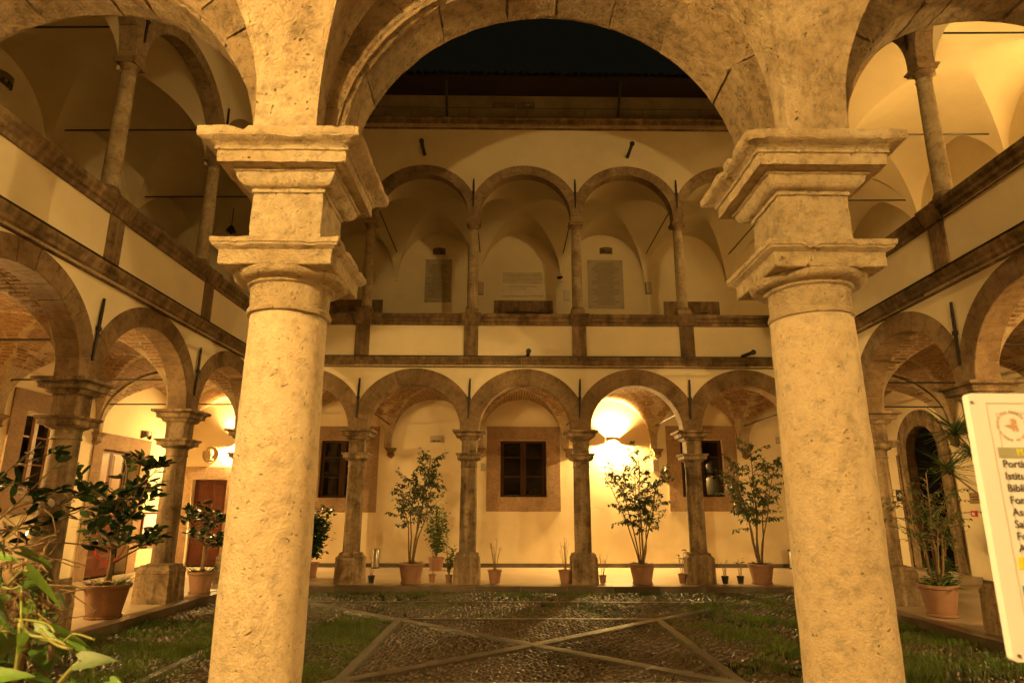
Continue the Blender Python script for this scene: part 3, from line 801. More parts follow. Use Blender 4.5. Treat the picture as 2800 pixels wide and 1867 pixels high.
# ------------------------------------------------------------------ lower columns
def chip(m_, wmax, off):
    nv = []
    for v in m_.v:
        e = max(abs(v[0]), abs(v[1])); edge = max(0, (e-wmax+.035)/.035)
        nn_ = noise.noise(Vector((v[0]*14+off, v[1]*14, v[2]*9+off)))+.5*noise.noise(Vector((v[0]*37, v[1]*37+off, v[2]*30)))
        k = 1-max(0, nn_-.15)*.055*edge
        nv.append((v[0]*k, v[1]*k, v[2]-max(0, nn_-.25)*.03*edge*(1 if v[2] > 2.75 else 0)))
    m_.v = nv
def column_parts(root, near, octagonal, hwp, fat=1.0):
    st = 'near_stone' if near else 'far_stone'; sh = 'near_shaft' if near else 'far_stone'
    ent = [(.170, 3.088), (.178, 3.092), (.178, 3.108)] + quarter(.185, 3.110, .236, 3.166, 5, True) + [(.248, 3.170), (.248, 3.184), (.304, 3.185), (.305, 3.240), (.316, 3.243), (.316, 3.256)] + cyma(.318, 3.256, .374, 3.292, 6, .5) + [(.378, 3.296), (.378, 3.329)]
    aba = [(.255, 2.686), (.26, 2.690), (.26, 2.746)] + cyma(.262, 2.748, .290, 2.780, 4, .5) + [(.298, 2.784), (.298, 2.806)]
    blk = [(.170, 2.807), (.170, 3.087)]
    shaft = [(.192, .655), (.190, .75)] + [(.190-.008*t/8-.004*math.sin(PI*t/8)*-1, .75+1.74*t/8) for t in range(1, 9)]
    shaft = [(r_*fat, z_) for r_, z_ in shaft]
    neck = [(.183, 2.491), (.196, 2.496), (.200, 2.510), (.194, 2.524), (.186, 2.528), (.188, 2.60), (.190, 2.625), (.205, 2.632), (.207, 2.644)] + quarter(.215, 2.648, .272, 2.684, 5, True) + [(.262, 2.6855)]
    base = [(.245, .628), (.25, .632), (.25, .640), (.222, .648), (.205, .654)]
    if near:
        q = 22
        for nm, pr in (('entablature', ent), ('abacus', aba), ('block', blk)):
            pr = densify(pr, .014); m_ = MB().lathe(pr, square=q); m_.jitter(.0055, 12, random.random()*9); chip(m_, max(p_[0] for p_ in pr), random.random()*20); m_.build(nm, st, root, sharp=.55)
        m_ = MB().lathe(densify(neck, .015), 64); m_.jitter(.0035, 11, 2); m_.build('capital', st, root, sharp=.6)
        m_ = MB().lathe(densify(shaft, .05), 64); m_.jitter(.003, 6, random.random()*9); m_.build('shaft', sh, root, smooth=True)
    else:
        for nm, pr in (('entablature', ent), ('abacus', aba), ('block', blk)):
            MB().lathe(pr, square=1).build(nm, st, root, sharp=.5)
        MB().lathe(neck, 28).build('capital', st, root, sharp=.6)
        MB().lathe(shaft, 28).build('shaft', sh, root, sharp=.6)
    ped = [(hwp+.012, .002), (hwp, .446), (hwp-.003, .485), (hwp+.004, .50)] + cyma(hwp, .52, .25, .615, 6, .4) + [(.248, .627)]
    if octagonal: MB().octo(ped).build('pedestal', st, root, sharp=.5)
    else: MB().lathe(ped, square=1).build('pedestal', st, root, sharp=.5)
    MB().lathe(base, 28).build('base_ring', st, root, sharp=.6)
def anchor(name, root_world, x, y, z0, z1, lean, label, group):
    """iron wall anchor bar in front of the wall"""
    r = empty(name, root_world @ Vector((x, y, z0)), root_world.to_euler().z, label=label, cat='wall anchor', group=group)
    h = z1-z0; t0, t1 = .010, .026
    V = []
    for (z, wd) in ((0, .014), (h*.35, .024), (h*.48, .026), (h*.52, .026), (h*.8, .026), (h, .016)):
        V += [(-wd+lean*(z/h-.5), -.030, z), (wd+lean*(z/h-.5), -.030, z), (wd+lean*(z/h-.5), -.006, z), (-wd+lean*(z/h-.5), -.006, z)]
    F = [(3, 2, 1, 0), (20, 21, 22, 23)]
    for i in range(5):
        for j in range(4): F.append((i*4+j, i*4+(j+1) % 4, (i+1)*4+(j+1) % 4, (i+1)*4+j))
    mk('bar', V, F, 'iron', r)
    MB().box(-.036, .036, -.045, .0, h*.47, h*.54).build('collar', 'iron', r)
    return r
ord5 = ['leftmost', 'second from left', 'third from left', 'fourth from left', 'fifth from left', 'rightmost']
colpos = {}
def add_column(wm, x, near, octa, hwp, label, group):
    r = empty('stone_column', wm @ Vector((x, 0, 0)), wm.to_euler().z, label=label, cat='column', group=group)
    column_parts(r, near, octa, hwp, 1.045 if (near and x < 6) else .99 if near else 1.0); return r
far_lab = ['round column at the far left corner of the lower arcade, mostly behind the near column',
 'far lower column on an octagonal pedestal, with the steel bin beside it',
 'far lower column between the two-tree pot group and the dry stick pot, on a square pedestal',
 'far lower column standing left of the lit wall lamp, pots on both sides of its square pedestal',
 'far lower column on an octagonal pedestal beside the poinsettia pot',
 'corner column of the far lower arcade hidden behind the right near column']
for k in range(6): add_column(FARM, k*FB, False, k in (1, 4), .31 if k in (1, 4) else .28, far_lab[k], 'lower columns of the far arcade')
left_lab = {1: 'left wing column nearest the camera, at the edge of the frame', 2: 'left wing column behind the dry vine, dark stained capital', 3: 'left wing column between the two terracotta potted rubber plants'}
for k in (1, 2, 3): add_column(LEFTM, k*LB, False, False, .29, left_lab[k], 'lower columns of the left arcade')
right_lab = {1: 'right wing column beside the large near column, streaked pale shaft', 2: 'right wing column standing behind the white notice board', 3: 'right wing column at the frame edge behind the notice board'}
for k in (1, 2, 3): add_column(RIGHTM, k*RB+ (0.08 if k==1 else 0), False, False, .29, right_lab[k], 'lower columns of the right arcade')
near_lab = {0: 'nearest arcade corner column at the right, outside the view', 1: 'near arcade column to the right, outside the view', 2: 'huge near stone column on the right, speckled shaft with a dim capital',
            3: 'huge near stone column on the left, brightly lit with a chipped capital edge', 4: 'near arcade column to the left, outside the view', 5: 'near left corner column outside the view'}
for k in range(6):
    add_column(NEARM, k*NB_, k in (2, 3), False, .29, near_lab[k], 'columns of the nearest arcade')

# ------------------------------------------------------------------ upper columns
def upper_column(wm, x, label, group):
    r = empty('gallery_column', wm @ Vector((x, 0, ZR1)), wm.to_euler().z, label=label, cat='column', group=group)
    MB().lathe([(.172, .002), (.172, .085), (.165, .09), (.160, .17)], square=1).build('plinth', 'upper_stone', r)
    MB().lathe([(.155, .171), (.165, .19), (.160, .215), (.140, .225), (.148, .24), (.140, .255), (.130, .262)], 20).build('base_ring', 'upper_stone', r, sharp=.6)
    MB().lathe([(.128, .262), (.128, .8), (.122, 1.5), (.112, 2.22), (.12, 2.225), (.126, 2.24), (.118, 2.255), (.112, 2.26)], 20).build('shaft', 'upper_shaft_lit', r, sharp=.6)
    MB().lathe([(.112, 2.26), (.112, 2.33), (.125, 2.35), (.150, 2.395)], 20).build('capital', 'upper_stone', r, sharp=.6)
    MB().lathe([(.155, 2.396), (.158, 2.42), (.185, 2.455), (.185, 2.479)], square=1).build('abacus', 'upper_stone', r)
    return r
ful = ['far upper gallery column at the left corner, hidden', 'slender upper gallery column just right of the near left capital, patch on its shaft', 'slender upper gallery column between the tall left plaque and the wide white plaque', 'slender upper gallery column between the wide white plaque and the tall right plaque', 'slender upper gallery column right of the tall right plaque, before a door lintel', 'far upper gallery column at the right corner, hidden']
for k in range(6): upper_column(FARM, k*FB, ful[k], 'slender columns of the far upper gallery')
for k in (1, 2, 3): upper_column(LEFTM, k*LB, ['', 'left upper gallery column nearest the camera', 'dark upper gallery column in the top left arch opening', 'left upper gallery column beside the hanging lantern'][k], 'columns of the left upper gallery')
for k in (1, 2, 3): upper_column(RIGHTM, k*RB, ['', 'right upper gallery column deepest in the wing', 'upper gallery column against the bright yellow vaults at top right', 'right upper gallery column nearest the camera'][k], 'columns of the right upper gallery')
for k in range(1, 5): upper_column(NEARM, k*NB_, 'near upper gallery column above the camera, outside the view', 'columns of the near upper gallery')

# anchors and tie rods
for k in range(0, 6):
    anchor('wall_anchor', FARM, k*FB-.02, -.182, 3.60, 4.53, .03, 'lower iron anchor on the far arcade, %s of its row' % ord5[k], 'iron anchors above the far lower columns')
    anchor('wall_anchor', FARM, k*FB-.01, -.147, 8.93, 9.71, .0, 'upper iron anchor on the far gallery, %s of its row' % ord5[k], 'iron anchors above the far upper columns')
for wm, bb, nm, nk in ((LEFTM, LB, 'left', 'from the near end'), (RIGHTM, RB, 'right', 'from the far end')):
    for k in (1, 2, 3):
        anchor('wall_anchor', wm, k*bb, -.182, 3.62, 4.56, .04, 'lower iron anchor on the %s wing, %s of its row %s' % (nm, ['', 'first', 'second', 'third'][k], nk), 'iron anchors of the %s lower arcade' % nm)
        anchor('wall_anchor', wm, k*bb, -.147, 8.95, 9.75, .0, 'upper iron anchor on the %s wing, %s of its row %s' % (nm, ['', 'first', 'second', 'third'][k], nk), 'iron anchors of the %s upper gallery' % nm)
def tie(wm, x, z, D, label, group, up=False):
    r = empty('tie_rod', wm @ Vector((x, .16, z)), wm.to_euler().z, label=label, cat='tie rod', group=group)
    MB().tube([(0, 0, 0), (0, D-.18-.16, 0)], .017, 6).build('rod', 'iron', r)
    MB().tube([(0, D-.20-.16, 0), (0, D-.162, 0)], .035, 8).build('end_plate', 'iron', r)
for k in range(0, 6):
    tie(FARM, k*FB+.05, 3.93, DF, 'iron tie rod across the far lower gallery, %s' % ord5[k], 'tie rods of the far lower gallery')
    tie(FARM, k*FB+.02, 9.25, DF, 'iron tie rod across the far upper gallery, %s' % ord5[k], 'tie rods of the far upper gallery')
for wm, bb, D, nm in ((LEFTM, LB, DL, 'left'), (RIGHTM, RB, DR, 'right')):
    for k in (1, 2, 3, 4) if nm == 'left' else (0, 1, 2, 3):
        o_ = ['at its far corner', 'first', 'second', 'third', 'at its far corner'][k]
        tie(wm, k*bb, 3.93, D, 'iron tie rod across the %s lower gallery, %s along the wing' % (nm, o_), 'tie rods of the %s lower gallery' % nm)
        tie(wm, k*bb, 9.25, D, 'iron tie rod across the %s upper gallery, %s along the wing' % (nm, o_), 'tie rods of the %s upper gallery' % nm)

# ------------------------------------------------------------------ wall lamps
def sconce(wm, x, z, n, label, lit=0.0, dark=False, wd=.20, hh=.20, vis=True, liftk=1.0, colr=None):
    r = empty('wall_lamp', wm @ Vector((x, n, z)), wm.to_euler().z, label=label, cat='wall lamp', group='half-round wall lamps')
    s_ = MB(); K = 12; dp = .13
    V = []; F = []
    for i in range(K+1):
        a = PI*i/K; cx_, cy_ = -wd*math.cos(a), -dp*math.sin(a)
        lift = liftk*.085*max(0, math.sin(a)-.35)/.65
        for (f_, zz) in ((1, -hh/2+lift), (1, hh/2), (.93, hh/2), (.93, -hh/2+lift)):
            V.append((cx_*f_, cy_*f_-.004, zz))
    for i in range(K):
        o = i*4
        for j in range(4): F.append((o+j, o+4+j, o+4+(j+1) % 4, o+(j+1) % 4))
    s_.add(V, F); s_.build('shade', 'lamp_metal' if dark else 'ceramic', r, sharp=.6)
    MB().box(-wd*.8, wd*.8, -.004, -.0005, -hh/2+.02, hh/2-.02).build('back_plate', 'lamp_metal', r)
    if lit:
        bb = MB(); 
        for i in range(1): bb.lathe([(.001, -.05), (.022, -.04), (.03, -.01), (.03, .02), (.02, .045), (.001, .05)], 12, c=(0, -.065), cap=False)
        bb.build('bulb', 'bulb', r, smooth=True)
        ld = bpy.data.lights.new('lamp_light', 'POINT'); ld.energy = lit; ld.color = colr or LIGHT_COL; ld.shadow_soft_size = .045
        lo = bpy.data.objects.new('lamp_light', ld); lo.location = (0, -.078, -.012); COL.objects.link(lo); lo.parent = r
        r.children[-1].visible_shadow if False else None
        for c in r.children:
            if c.name.startswith('bulb'): c.location = (0, 0, 0)
    else:
        MB().lathe([(.001, -.05), (.022, -.04), (.03, -.01), (.03, .02), (.02, .045), (.001, .05)], 12, c=(0, -.065), cap=False).build('bulb', 'ceramic', r, smooth=True)
    return r
E_FAR, E_FL, E_NEAR, E_UR = 4600, 3300, 3700, 28000
sconce(FARM, far_s(3.06), 3.53, DF, 'blazing half-round wall lamp under the far arcade, lighting the wall white', lit=E_FAR)
sconce(FARM, far_s(-2.07), 3.53, DF, 'unlit half-round wall lamp above the ficus tree on the far wall')
sconce(FARM, far_s(8.05), 3.53, DF, 'unlit half-round wall lamp at the far right, partly behind the near column')
sconce(FARM, far_s(-7.72), 3.45, DF, 'lit wall lamp in the far left corner beside the round portrait medallion', lit=E_FL)
sconce(LEFTM, 14.0, 3.43, DL, 'unlit wall lamp above the left wing wooden door', dark=True)
sconce(FARM, far_s(-2.17), 9.36, DF, 'dark wall lamp above the tall left plaque in the upper gallery', dark=True)
sconce(FARM, far_s(3.07), 9.42, DF, 'dark wall lamp above the tall right plaque in the upper gallery', dark=True)
sconce(LEFTM, 7.6, 9.45, DL, 'dark wall lamp in the left upper gallery at the frame edge', dark=True)
sconce(RIGHTM, 4.9, 9.45, DR, 'lit wall lamp of the right upper gallery just beyond the right frame edge', lit=E_UR, hh=.26, liftk=.0, colr=PALE_COL)
def bare_lamp(wm, x, z, n, label, lit):
    r = empty('wall_lamp', wm @ Vector((x, n, z)), wm.to_euler().z, label=label, cat='wall lamp', group='bracket lamps of the near gallery')
    MB().tube([(0, -.001, -.10), (0, -.015, -.10)], .05, 12).build('wall_plate', 'iron', r)
    MB().tube([(0, -.015, -.10), (0, -.16, -.12), (0, -.20, -.09), (0, -.20, -.05)], .010, 6).build('bracket', 'iron', r)
    MB().lathe([(.001, -.05), (.022, -.04), (.03, -.01), (.03, .02), (.02, .045), (.001, .05)], 12, c=(0, -.20), cap=False).build('bulb', 'bulb', r, smooth=True)
    ld = bpy.data.lights.new('lamp_light', 'POINT'); ld.energy = lit; ld.color = LIGHT_COL; ld.shadow_soft_size = .05
    lo = bpy.data.objects.new('lamp_light', ld); lo.location = (0, -.20, 0); COL.objects.link(lo); lo.parent = r
bare_lamp(NEARM, 6.64+2.45, 3.92, DF, 'bare bulb bracket lamp behind the camera, left', E_NEAR)
bare_lamp(NEARM, 6.64-4.3, 3.72, DF, 'bare bulb bracket lamp behind the camera, right', E_NEAR*.26)

sconce(NEARM, 6.64-3.2, 9.45, DF, 'unseen fill lamp added in the near upper gallery, above the camera to the right', lit=5400, colr=(1.0, .66, .22))  # added lamp, unseen, brightens the far facade from the front
sconce(LEFTM, 6.3, 3.45, DL, 'unseen half-round lamp added in the left lower gallery, beyond the left frame edge', lit=4000)  # added out of view to brighten the left wall and the facades
sconce(RIGHTM, RLn-1.6, 3.45, DR, 'unseen half-round lamp added in the right lower gallery, beyond the right frame edge', lit=6000)  # added out of view to brighten the left parapet and lower walls
# ------------------------------------------------------------------ water spouts
def spout(wm, x, z, ln, dx, label):
    r = empty('water_spout', wm @ Vector((x, -.14, z)), wm.to_euler().z, label=label, cat='water spout', group='black water spouts')
    MB().tube([(0, .0, 0), (dx, -ln, 0.0)], .042, 10).build('pipe', 'iron', r)
    MB().tube([(dx, -ln+.0, 0), (dx*1.02, -ln-.03, 0)], .062, 12).build('rim', 'iron', r)
spout(FARM, far_s(-2.19), 10.40, .62, 0, 'black water spout high on the upper wall, left one')
spout(FARM, far_s(3.04), 10.37, .62, 0, 'black water spout high on the upper wall, right one')
spout(FARM, far_s(.45), 5.10, .45, 0, 'small black spout on the string course at the centre')
spout(FARM, far_s(5.53), 5.10, .45, .12, 'small black spout on the string course at the right')

# ------------------------------------------------------------------ plaques
def to_world_face(wm, x, z, n): return wm @ Vector((x, n, z))
def plaque(x0, x1, z0, z1, mat, label, lines, gap_word=True, dots=True, margin=.08, bold=()):
    r = empty('wall_plaque', FARM @ Vector((far_s((x0+x1)/2), DF, z0)), FARM.to_euler().z, label=label, cat='plaque')
    hw = (x1-x0)/2; h = z1-z0
    MB().box(-hw, hw, -.035, -.001, 0, h).build('slab', mat, r)
    m_ = MB()
    for (zz, half, th) in lines:
        x = -half*hw
        while x < half*hw:
            l = random.uniform(.03, .09); e = min(x+l, half*hw)
            m_.box(x, e, -.0375, -.0345, h*zz-th/2, h*zz+th/2); x = e+.014
    tag(m_.build('inscription', 'engraving', r), kind='stuff')
    if dots:
        for sx in (-1, 1):
            for zz in (.04, h-.04): MB().tube([(sx*(hw-.05), -.034, zz), (sx*(hw-.05), -.045, zz)], .014, 8).build('stud', 'iron', r)
    return r
random.seed(3)
plaque(-2.58, -1.76, 7.72, 9.11, 'grey_plaque', 'tall darker stone plaque left of centre in the upper gallery', [(.87-.045*i, random.uniform(.4, .9), .014) for i in range(18)])
plaque(2.47, 3.57, 7.54, 9.12, 'grey_plaque', 'tall pale stone plaque right of centre in the upper gallery', [(.93-.042*i, random.uniform(.35, .85), .016) for i in range(21)])
pq = plaque(-.22, 1.10, 7.93, 8.72, 'marble_plaque', 'wide whitish plaque in the upper gallery above a door lintel', [(.93-.055*i, .92, .012) for i in range(8)], dots=False)
def text_mesh(s, size, ext=.0006):
    cu = bpy.data.curves.new('t', 'FONT'); cu.body = s; cu.size = size; cu.extrude = ext; cu.align_x = 'CENTER'; cu.resolution_u = 3
    o = bpy.data.objects.new('t', cu); COL.objects.link(o)
    dg = bpy.context.evaluated_depsgraph_get(); me = bpy.data.meshes.new_from_object(o.evaluated_get(dg))
    bpy.data.objects.remove(o); return me
def text_obj(name, s, size, mat, parent, x, y, z, align='CENTER', ext=.0006, bold=0.0):
    cu = bpy.data.curves.new('t', 'FONT'); cu.body = s; cu.size = size; cu.extrude = ext; cu.align_x = align; cu.resolution_u = 3; cu.offset = bold
    o = bpy.data.objects.new('t', cu); COL.objects.link(o)
    dg = bpy.context.evaluated_depsgraph_get(); me = bpy.data.meshes.new_from_object(o.evaluated_get(dg))
    bpy.data.objects.remove(o); me.materials.clear(); me.materials.append(MATS[mat])
    return use(name, me, parent, Matrix.Translation((x, y, z)) @ Matrix.Rotation(PI/2, 4, 'X'))
text_obj('inscription', 'GIOVANNI PAOLO II', .035, 'engraving', pq, .40, -.037, .40)
text_obj('inscription', "LA FACOLTA' TEOLOGICA DI SICILIA", .052, 'engraving', pq, 0, -.037, .29)
text_obj('inscription', 'A PALERMO', .045, 'engraving', pq, 0, -.037, .225)
text_obj('inscription', 'NEL MEDESIMO TEMPO DELLA CHIESA', .046, 'engraving', pq, 0, -.037, .165) if False else None

# fittings in the upper gallery
def fitting(name, x0, x1, z0, z1, d, mat, label, cat):
    r = empty(name, FARM @ Vector((far_s((x0+x1)/2), DF, z0)), FARM.to_euler().z, label=label, cat=cat); hw = (x1-x0)/2
    b_ = MB().lathe([(1, 0), (1, 1)], 4, cap=True) if False else None
    MB().box(-hw, hw, -d*.6, -.001, 0, z1-z0).build('housing', mat, r)
    MB().box(-hw*.8, hw*.8, -d, -d*.6-.0005, .02, z1-z0-.02).build('diffuser', 'ceramic' if name != 'junction_box' else mat, r)
    return r
fitting('emergency_lamp', -.93, -.77, 7.96, 8.36, .09, 'lamp_metal', 'slim upright emergency lamp left of the wide plaque', 'emergency lamp')
fitting('emergency_lamp', 4.25, 4.43, 8.02, 8.40, .09, 'lamp_metal', 'slim upright emergency lamp right of the tall right plaque', 'emergency lamp')
fitting('junction_box', 1.72, 1.90, 7.79, 8.12, .07, 'white_plastic', 'pale junction box beside the third upper column', 'junction box')
fitting('junction_box', -3.42, -3.20, 7.9, 8.1, .03, 'plaster_upper', 'flush wall box cover left of the tall left plaque', 'junction box')
fitting('emergency_lamp', 4.17, 4.38, 2.62, 2.98, .09, 'white_plastic', 'pale upright fitting on the wall right of the lit lamp', 'emergency lamp')
fitting('emergency_lamp', -.78, -.66, 2.62, 2.86, .09, 'white_plastic', 'pale upright fitting half hidden behind the column left of the middle window', 'emergency lamp')
r = empty('security_camera', FARM @ Vector((far_s(1.6), DF, 8.5)), FARM.to_euler().z, label='small security camera on a bracket by the third upper column', cat='camera')
MB().tube([(0, 0, .0), (0, -.12, 0)], .014, 6).build('bracket', 'iron', r)
MB().tube([(.06, -.10, .03), (-.08, -.20, -.03)], .035, 8).build('housing', 'black_plastic', r)
MB().tube([(.02, -.01, -.02), (.02, -.01, -.35), (.12, -.01, -.40)], .006, 5).build('cable', 'white_plastic', r)
# small lamps on the attic wall
r = empty('attic_lamp', FARM @ Vector((far_s(-.15), .02, 11.9)), FARM.to_euler().z, label='long narrow unlit lamp under the eaves', cat='lamp')
MB().box(-.32, .32, -.09, -.001, 0, .10).build('housing', 'lamp_metal', r)
r = empty('attic_lamp', FARM @ Vector((far_s(.48), .02, 11.88)), FARM.to_euler().z, label='short lamp box with a tiny red light under the eaves', cat='lamp')
MB().box(-.18, .18, -.10, -.001, 0, .13).build('housing', 'lamp_metal', r)
MB().box(.0, .010, -.105, -.1005, .03, .04).build('indicator', 'small_led', r)

# medallion
r = empty('portrait_medallion', FARM @ Vector((far_s(-8.55), DF, 3.07)), FARM.to_euler().z, label='round stone portrait medallion above the far left door', cat='medallion')
def disc(m_, prof, n=32):
    V = []; F = []
    for (rr, y) in prof:
        for k in range(n): a = 2*PI*k/n; V.append((rr*math.cos(a), y, rr*math.sin(a)))
    for i in range(len(prof)-1):
        for k in range(n): F.append((i*n+k, (i+1)*n+k, (i+1)*n+(k+1) % n, i*n+(k+1) % n))
    F.append(tuple((len(prof)-1)*n+k for k in range(n))[::-1]); m_.add(V, F)
m_ = MB(); disc(m_, [(.245, -.001), (.245, -.04), (.232, -.055), (.215, -.05), (.205, -.025)]); m_.build('roundel', 'medallion', r, sharp=.5)
def blob(m_, c, rx, ry, rz, n=14, kk=8):
    V = []; F = []
    for i in range(kk+1):
        t = PI*i/kk
        for k in range(n):
            a = 2*PI*k/n; V.append((c[0]+rx*math.sin(t)*math.cos(a), c[1]+ry*math.sin(t)*math.sin(a), c[2]+rz*math.cos(t)))
    for i in range(kk):
        for k in range(n): F.append((i*n+k, (i+1)*n+k, (i+1)*n+(k+1) % n, i*n+(k+1) % n))
    m_.add(V, F)
m_ = MB(); blob(m_, (.01, -.05, .035), .075, .06, .095); blob(m_, (-.01, -.05, .09), .085, .05, .065); blob(m_, (.07, -.055, .03), .018, .02, .016); blob(m_, (-.0, -.045, -.07), .04, .04, .06); blob(m_, (-.02, -.03, -.145), .13, .04, .06)
m_.build('portrait_relief', 'medallion', r, smooth=True)

# framed notice and signs ---------------------------------------------------
r = empty('framed_notice', LEFTM @ Vector((14.9, DL, .62)), LEFTM.to_euler().z, label='tall framed notice hanging on the left wall behind the column', cat='notice board')
MB().box(-.55, .55, -.05, -.01, 0, .85).build('frame', 'red_door', r); MB().box(-.50, .50, -.053, -.0505, .05, .80).build('sheet', 'sign_white', r)
r = empty('light_switch', LEFTM @ Vector((14.45, DL, 1.05)), LEFTM.to_euler().z, label='small switch plate on the left wall beside the door', cat='light switch')
MB().box(-.05, .05, -.012, -.001, 0, .09).build('plate', 'lamp_metal', r); MB().box(-.025, .025, -.016, -.0125, .02, .07).build('rocker', 'white_plastic', r)
r = empty('exit_sign', LEFTM @ Vector((14.75, DL, 1.98)), LEFTM.to_euler().z, label='small green exit sign on the left wall beyond the door', cat='sign')
MB().box(-.11, .11, -.012, -.001, 0, .12).build('plate', 'exit_green', r)
r = empty('exit_sign', RIGHTM @ Vector((-2.62, DR, 1.80)), RIGHTM.to_euler().z, label='small black sign with a white arrow left of the round doorway', cat='sign')
MB().box(-.16, .16, -.012, -.001, 0, .30).build('plate', 'exit_black', r)
a = MB().box(-.09, .03, -.0145, -.0125, .125, .175); a.add([(.0, -.0135, .07), (.11, -.0135, .15), (.0, -.0135, .23)], [(0, 1, 2)]); a.build('arrow', 'sign_white', r)
r = empty('wall_plaque', RIGHTM @ Vector((.35, DR, 1.72)), RIGHTM.to_euler().z, label='brown name plate on the right wall beyond the palms', cat='plaque')
MB().box(-.22, .22, -.02, -.001, 0, .24).build('slab', 'surround_stone', r); tag(MB().box(-.16, .16, -.0215, -.0205, .14, .16).box(-.12, .12, -.0215, -.0205, .08, .10).build('inscription', 'engraving', r), kind='stuff')
r = empty('alarm_button', RIGHTM @ Vector((.20, DR, 1.44)), RIGHTM.to_euler().z, label='small red alarm box under the brown name plate', cat='alarm')
MB().box(-.08, .08, -.04, -.001, 0, .13).build('housing', 'red_ribbon', r); MB().box(-.04, .04, -.044, -.0405, .03, .10).build('cover', 'sign_white', r)
# hanging lantern in left upper gallery
r = empty('hanging_lantern', (-8.0, 17.25, 9.28), 0, label='dark iron lantern hanging in the left upper gallery', cat='lantern')
MB().tube([(0, 0, .18), (0, 0, 1.05)], .012, 5).build('chain', 'iron', r)
MB().lathe([(.05, 1.05), (.10, 1.10), (.03, 1.12)], 10).build('ceiling_rose', 'iron', r)
MB().lathe([(.03, -.08), (.10, -.02), (.12, .02), (.09, .10), (.03, .18)], 8).build('body', 'iron', r)
for k in range(6):
    a = k*PI/3; MB().tube([(0, 0, .0), (.12*math.cos(a), .12*math.sin(a), -.05), (.17*math.cos(a), .17*math.sin(a), .03)], .010, 5).build('arm', 'iron', r)
# bins
def bin_(x, y, label, black_top=False):
    r = empty('waste_bin', (x, y, 0), 0, label=label, cat='bin')
    MB().lathe([(.10, .005), (.105, .02), (.105, .46), (.10, .47)], 24).build('body', 'steel', r, sharp=.6)
    MB().lathe([(.112, .471), (.112, .50), (.09, .51), (.085, .49)], 24).build('rim', 'black_plastic' if black_top else 'steel', r, sharp=.6)
    MB().lathe([(.108, .0), (.108, .03)], 24).build('foot_ring', 'black_plastic', r)
bin_(-3.64, 18.70, 'steel cylinder waste bin against the far wall left of the trees')
bin_(7.84, 18.70, 'steel waste bin with black top at the far right against the wall', True)

# ------------------------------------------------------------------ plants
LEAF = {}
def leaf_mesh(kind):
    if kind in LEAF: return LEAF[kind]
    if kind == 'ficus':
        V = [(0, 0, 0), (.35, -.22, -.02), (.35, 0, .04), (.35, .22, -.02), (.75, -.13, -.10), (.75, 0, -.05), (.75, .13, -.10), (1, 0, -.18)]
        F = [(0, 1, 2), (0, 2, 3), (1, 4, 5, 2), (2, 5, 6, 3), (4, 7, 5), (5, 7, 6)]
    elif kind == 'rubber':
        V = [(0, 0, 0)]; F = []
        st = [(.15, .13), (.35, .22), (.55, .24), (.75, .20), (.90, .11)]
        for (x, w_) in st: V += [(x, -w_, .02-.05*x*x), (x, 0, .06*(1-x)-.05*x*x), (x, w_, .02-.05*x*x)]
        V.append((1.0, 0, -.07)); F = [(0, 1, 2), (0, 2, 3)]
        for i in range(4):
            o = 1+i*3; F += [(o, o+3, o+4, o+1), (o+1, o+4, o+5, o+2)]
        o = 13; F += [(o, 16, o+1), (o+1, 16, o+2)]
    elif kind == 'vine':   # arrowhead leaf
        V = [(0, 0, 0), (-.22, -.22, .02), (-.10, -.36, .03), (.15, -.33, .03), (.45, -.24, .0), (.75, -.12, -.05), (1.0, 0, -.12),
             (.75, .12, -.05), (.45, .24, 0), (.15, .33, .03), (-.10, .36, .03), (-.22, .22, .02), (.15, 0, -.02), (.45, 0, -.035), (.75, 0, -.075)]
        F = [(0, 1, 2, 3, 12), (12, 3, 4, 13), (13, 4, 5, 14), (14, 5, 6), (0, 12, 9, 10, 11), (12, 13, 8, 9), (13, 14, 7, 8), (14, 6, 7)]
    elif kind == 'blade':  # long narrow arching
        V = []; F = []
        for i in range(7):
            t = i/6; w_ = .035*(1-t)**.6*(.6+t if t < .4 else 1); V += [(t, -w_, -.35*t*t+.005), (t, 0, -.35*t*t-.01), (t, w_, -.35*t*t+.005)]
        for i in range(6):
            o = i*3; F += [(o, o+3, o+4, o+1), (o+1, o+4, o+5, o+2)]
    elif kind == 'spike':
        V = []; F = []
        for i in range(4):
            t = i/3; w_ = .03*(1-t)+.001; V += [(t, -w_, -.08*t*t), (t, 0, -.08*t*t-.012), (t, w_, -.08*t*t)]
        for i in range(3):
            o = i*3; F += [(o, o+3, o+4, o+1), (o+1, o+4, o+5, o+2)]
    me = bpy.data.meshes.new('leaf'); me.from_pydata(V, [], F); me.materials.append(None)
    me.polygons.foreach_set('use_smooth', [True]*len(me.polygons))
    LEAF[kind] = me; return me
LMESH = {}
def leaf_mat(kind, mat):
    k = (kind, mat)
    if k not in LMESH:
        me = leaf_mesh(kind).copy(); me.materials.clear(); me.materials.append(MATS[mat]); LMESH[k] = me
    return LMESH[k]
def leaf_matrix(p, d, size, roll=0.0, wide=1.0):
    d = Vector(d).normalized(); up = Vector((0, 0, 1))
    if abs(d.dot(up)) > .97: up = Vector((1, 0, 0))
    s_ = up.cross(d).normalized(); u = d.cross(s_)
    R_ = Matrix((d, s_, u)).transposed() @ Matrix.Rotation(roll, 3, 'X')
    m4 = (R_ @ Matrix.Diagonal((size, size*wide, size))).to_4x4(); m4.translation = Vector(p); return m4
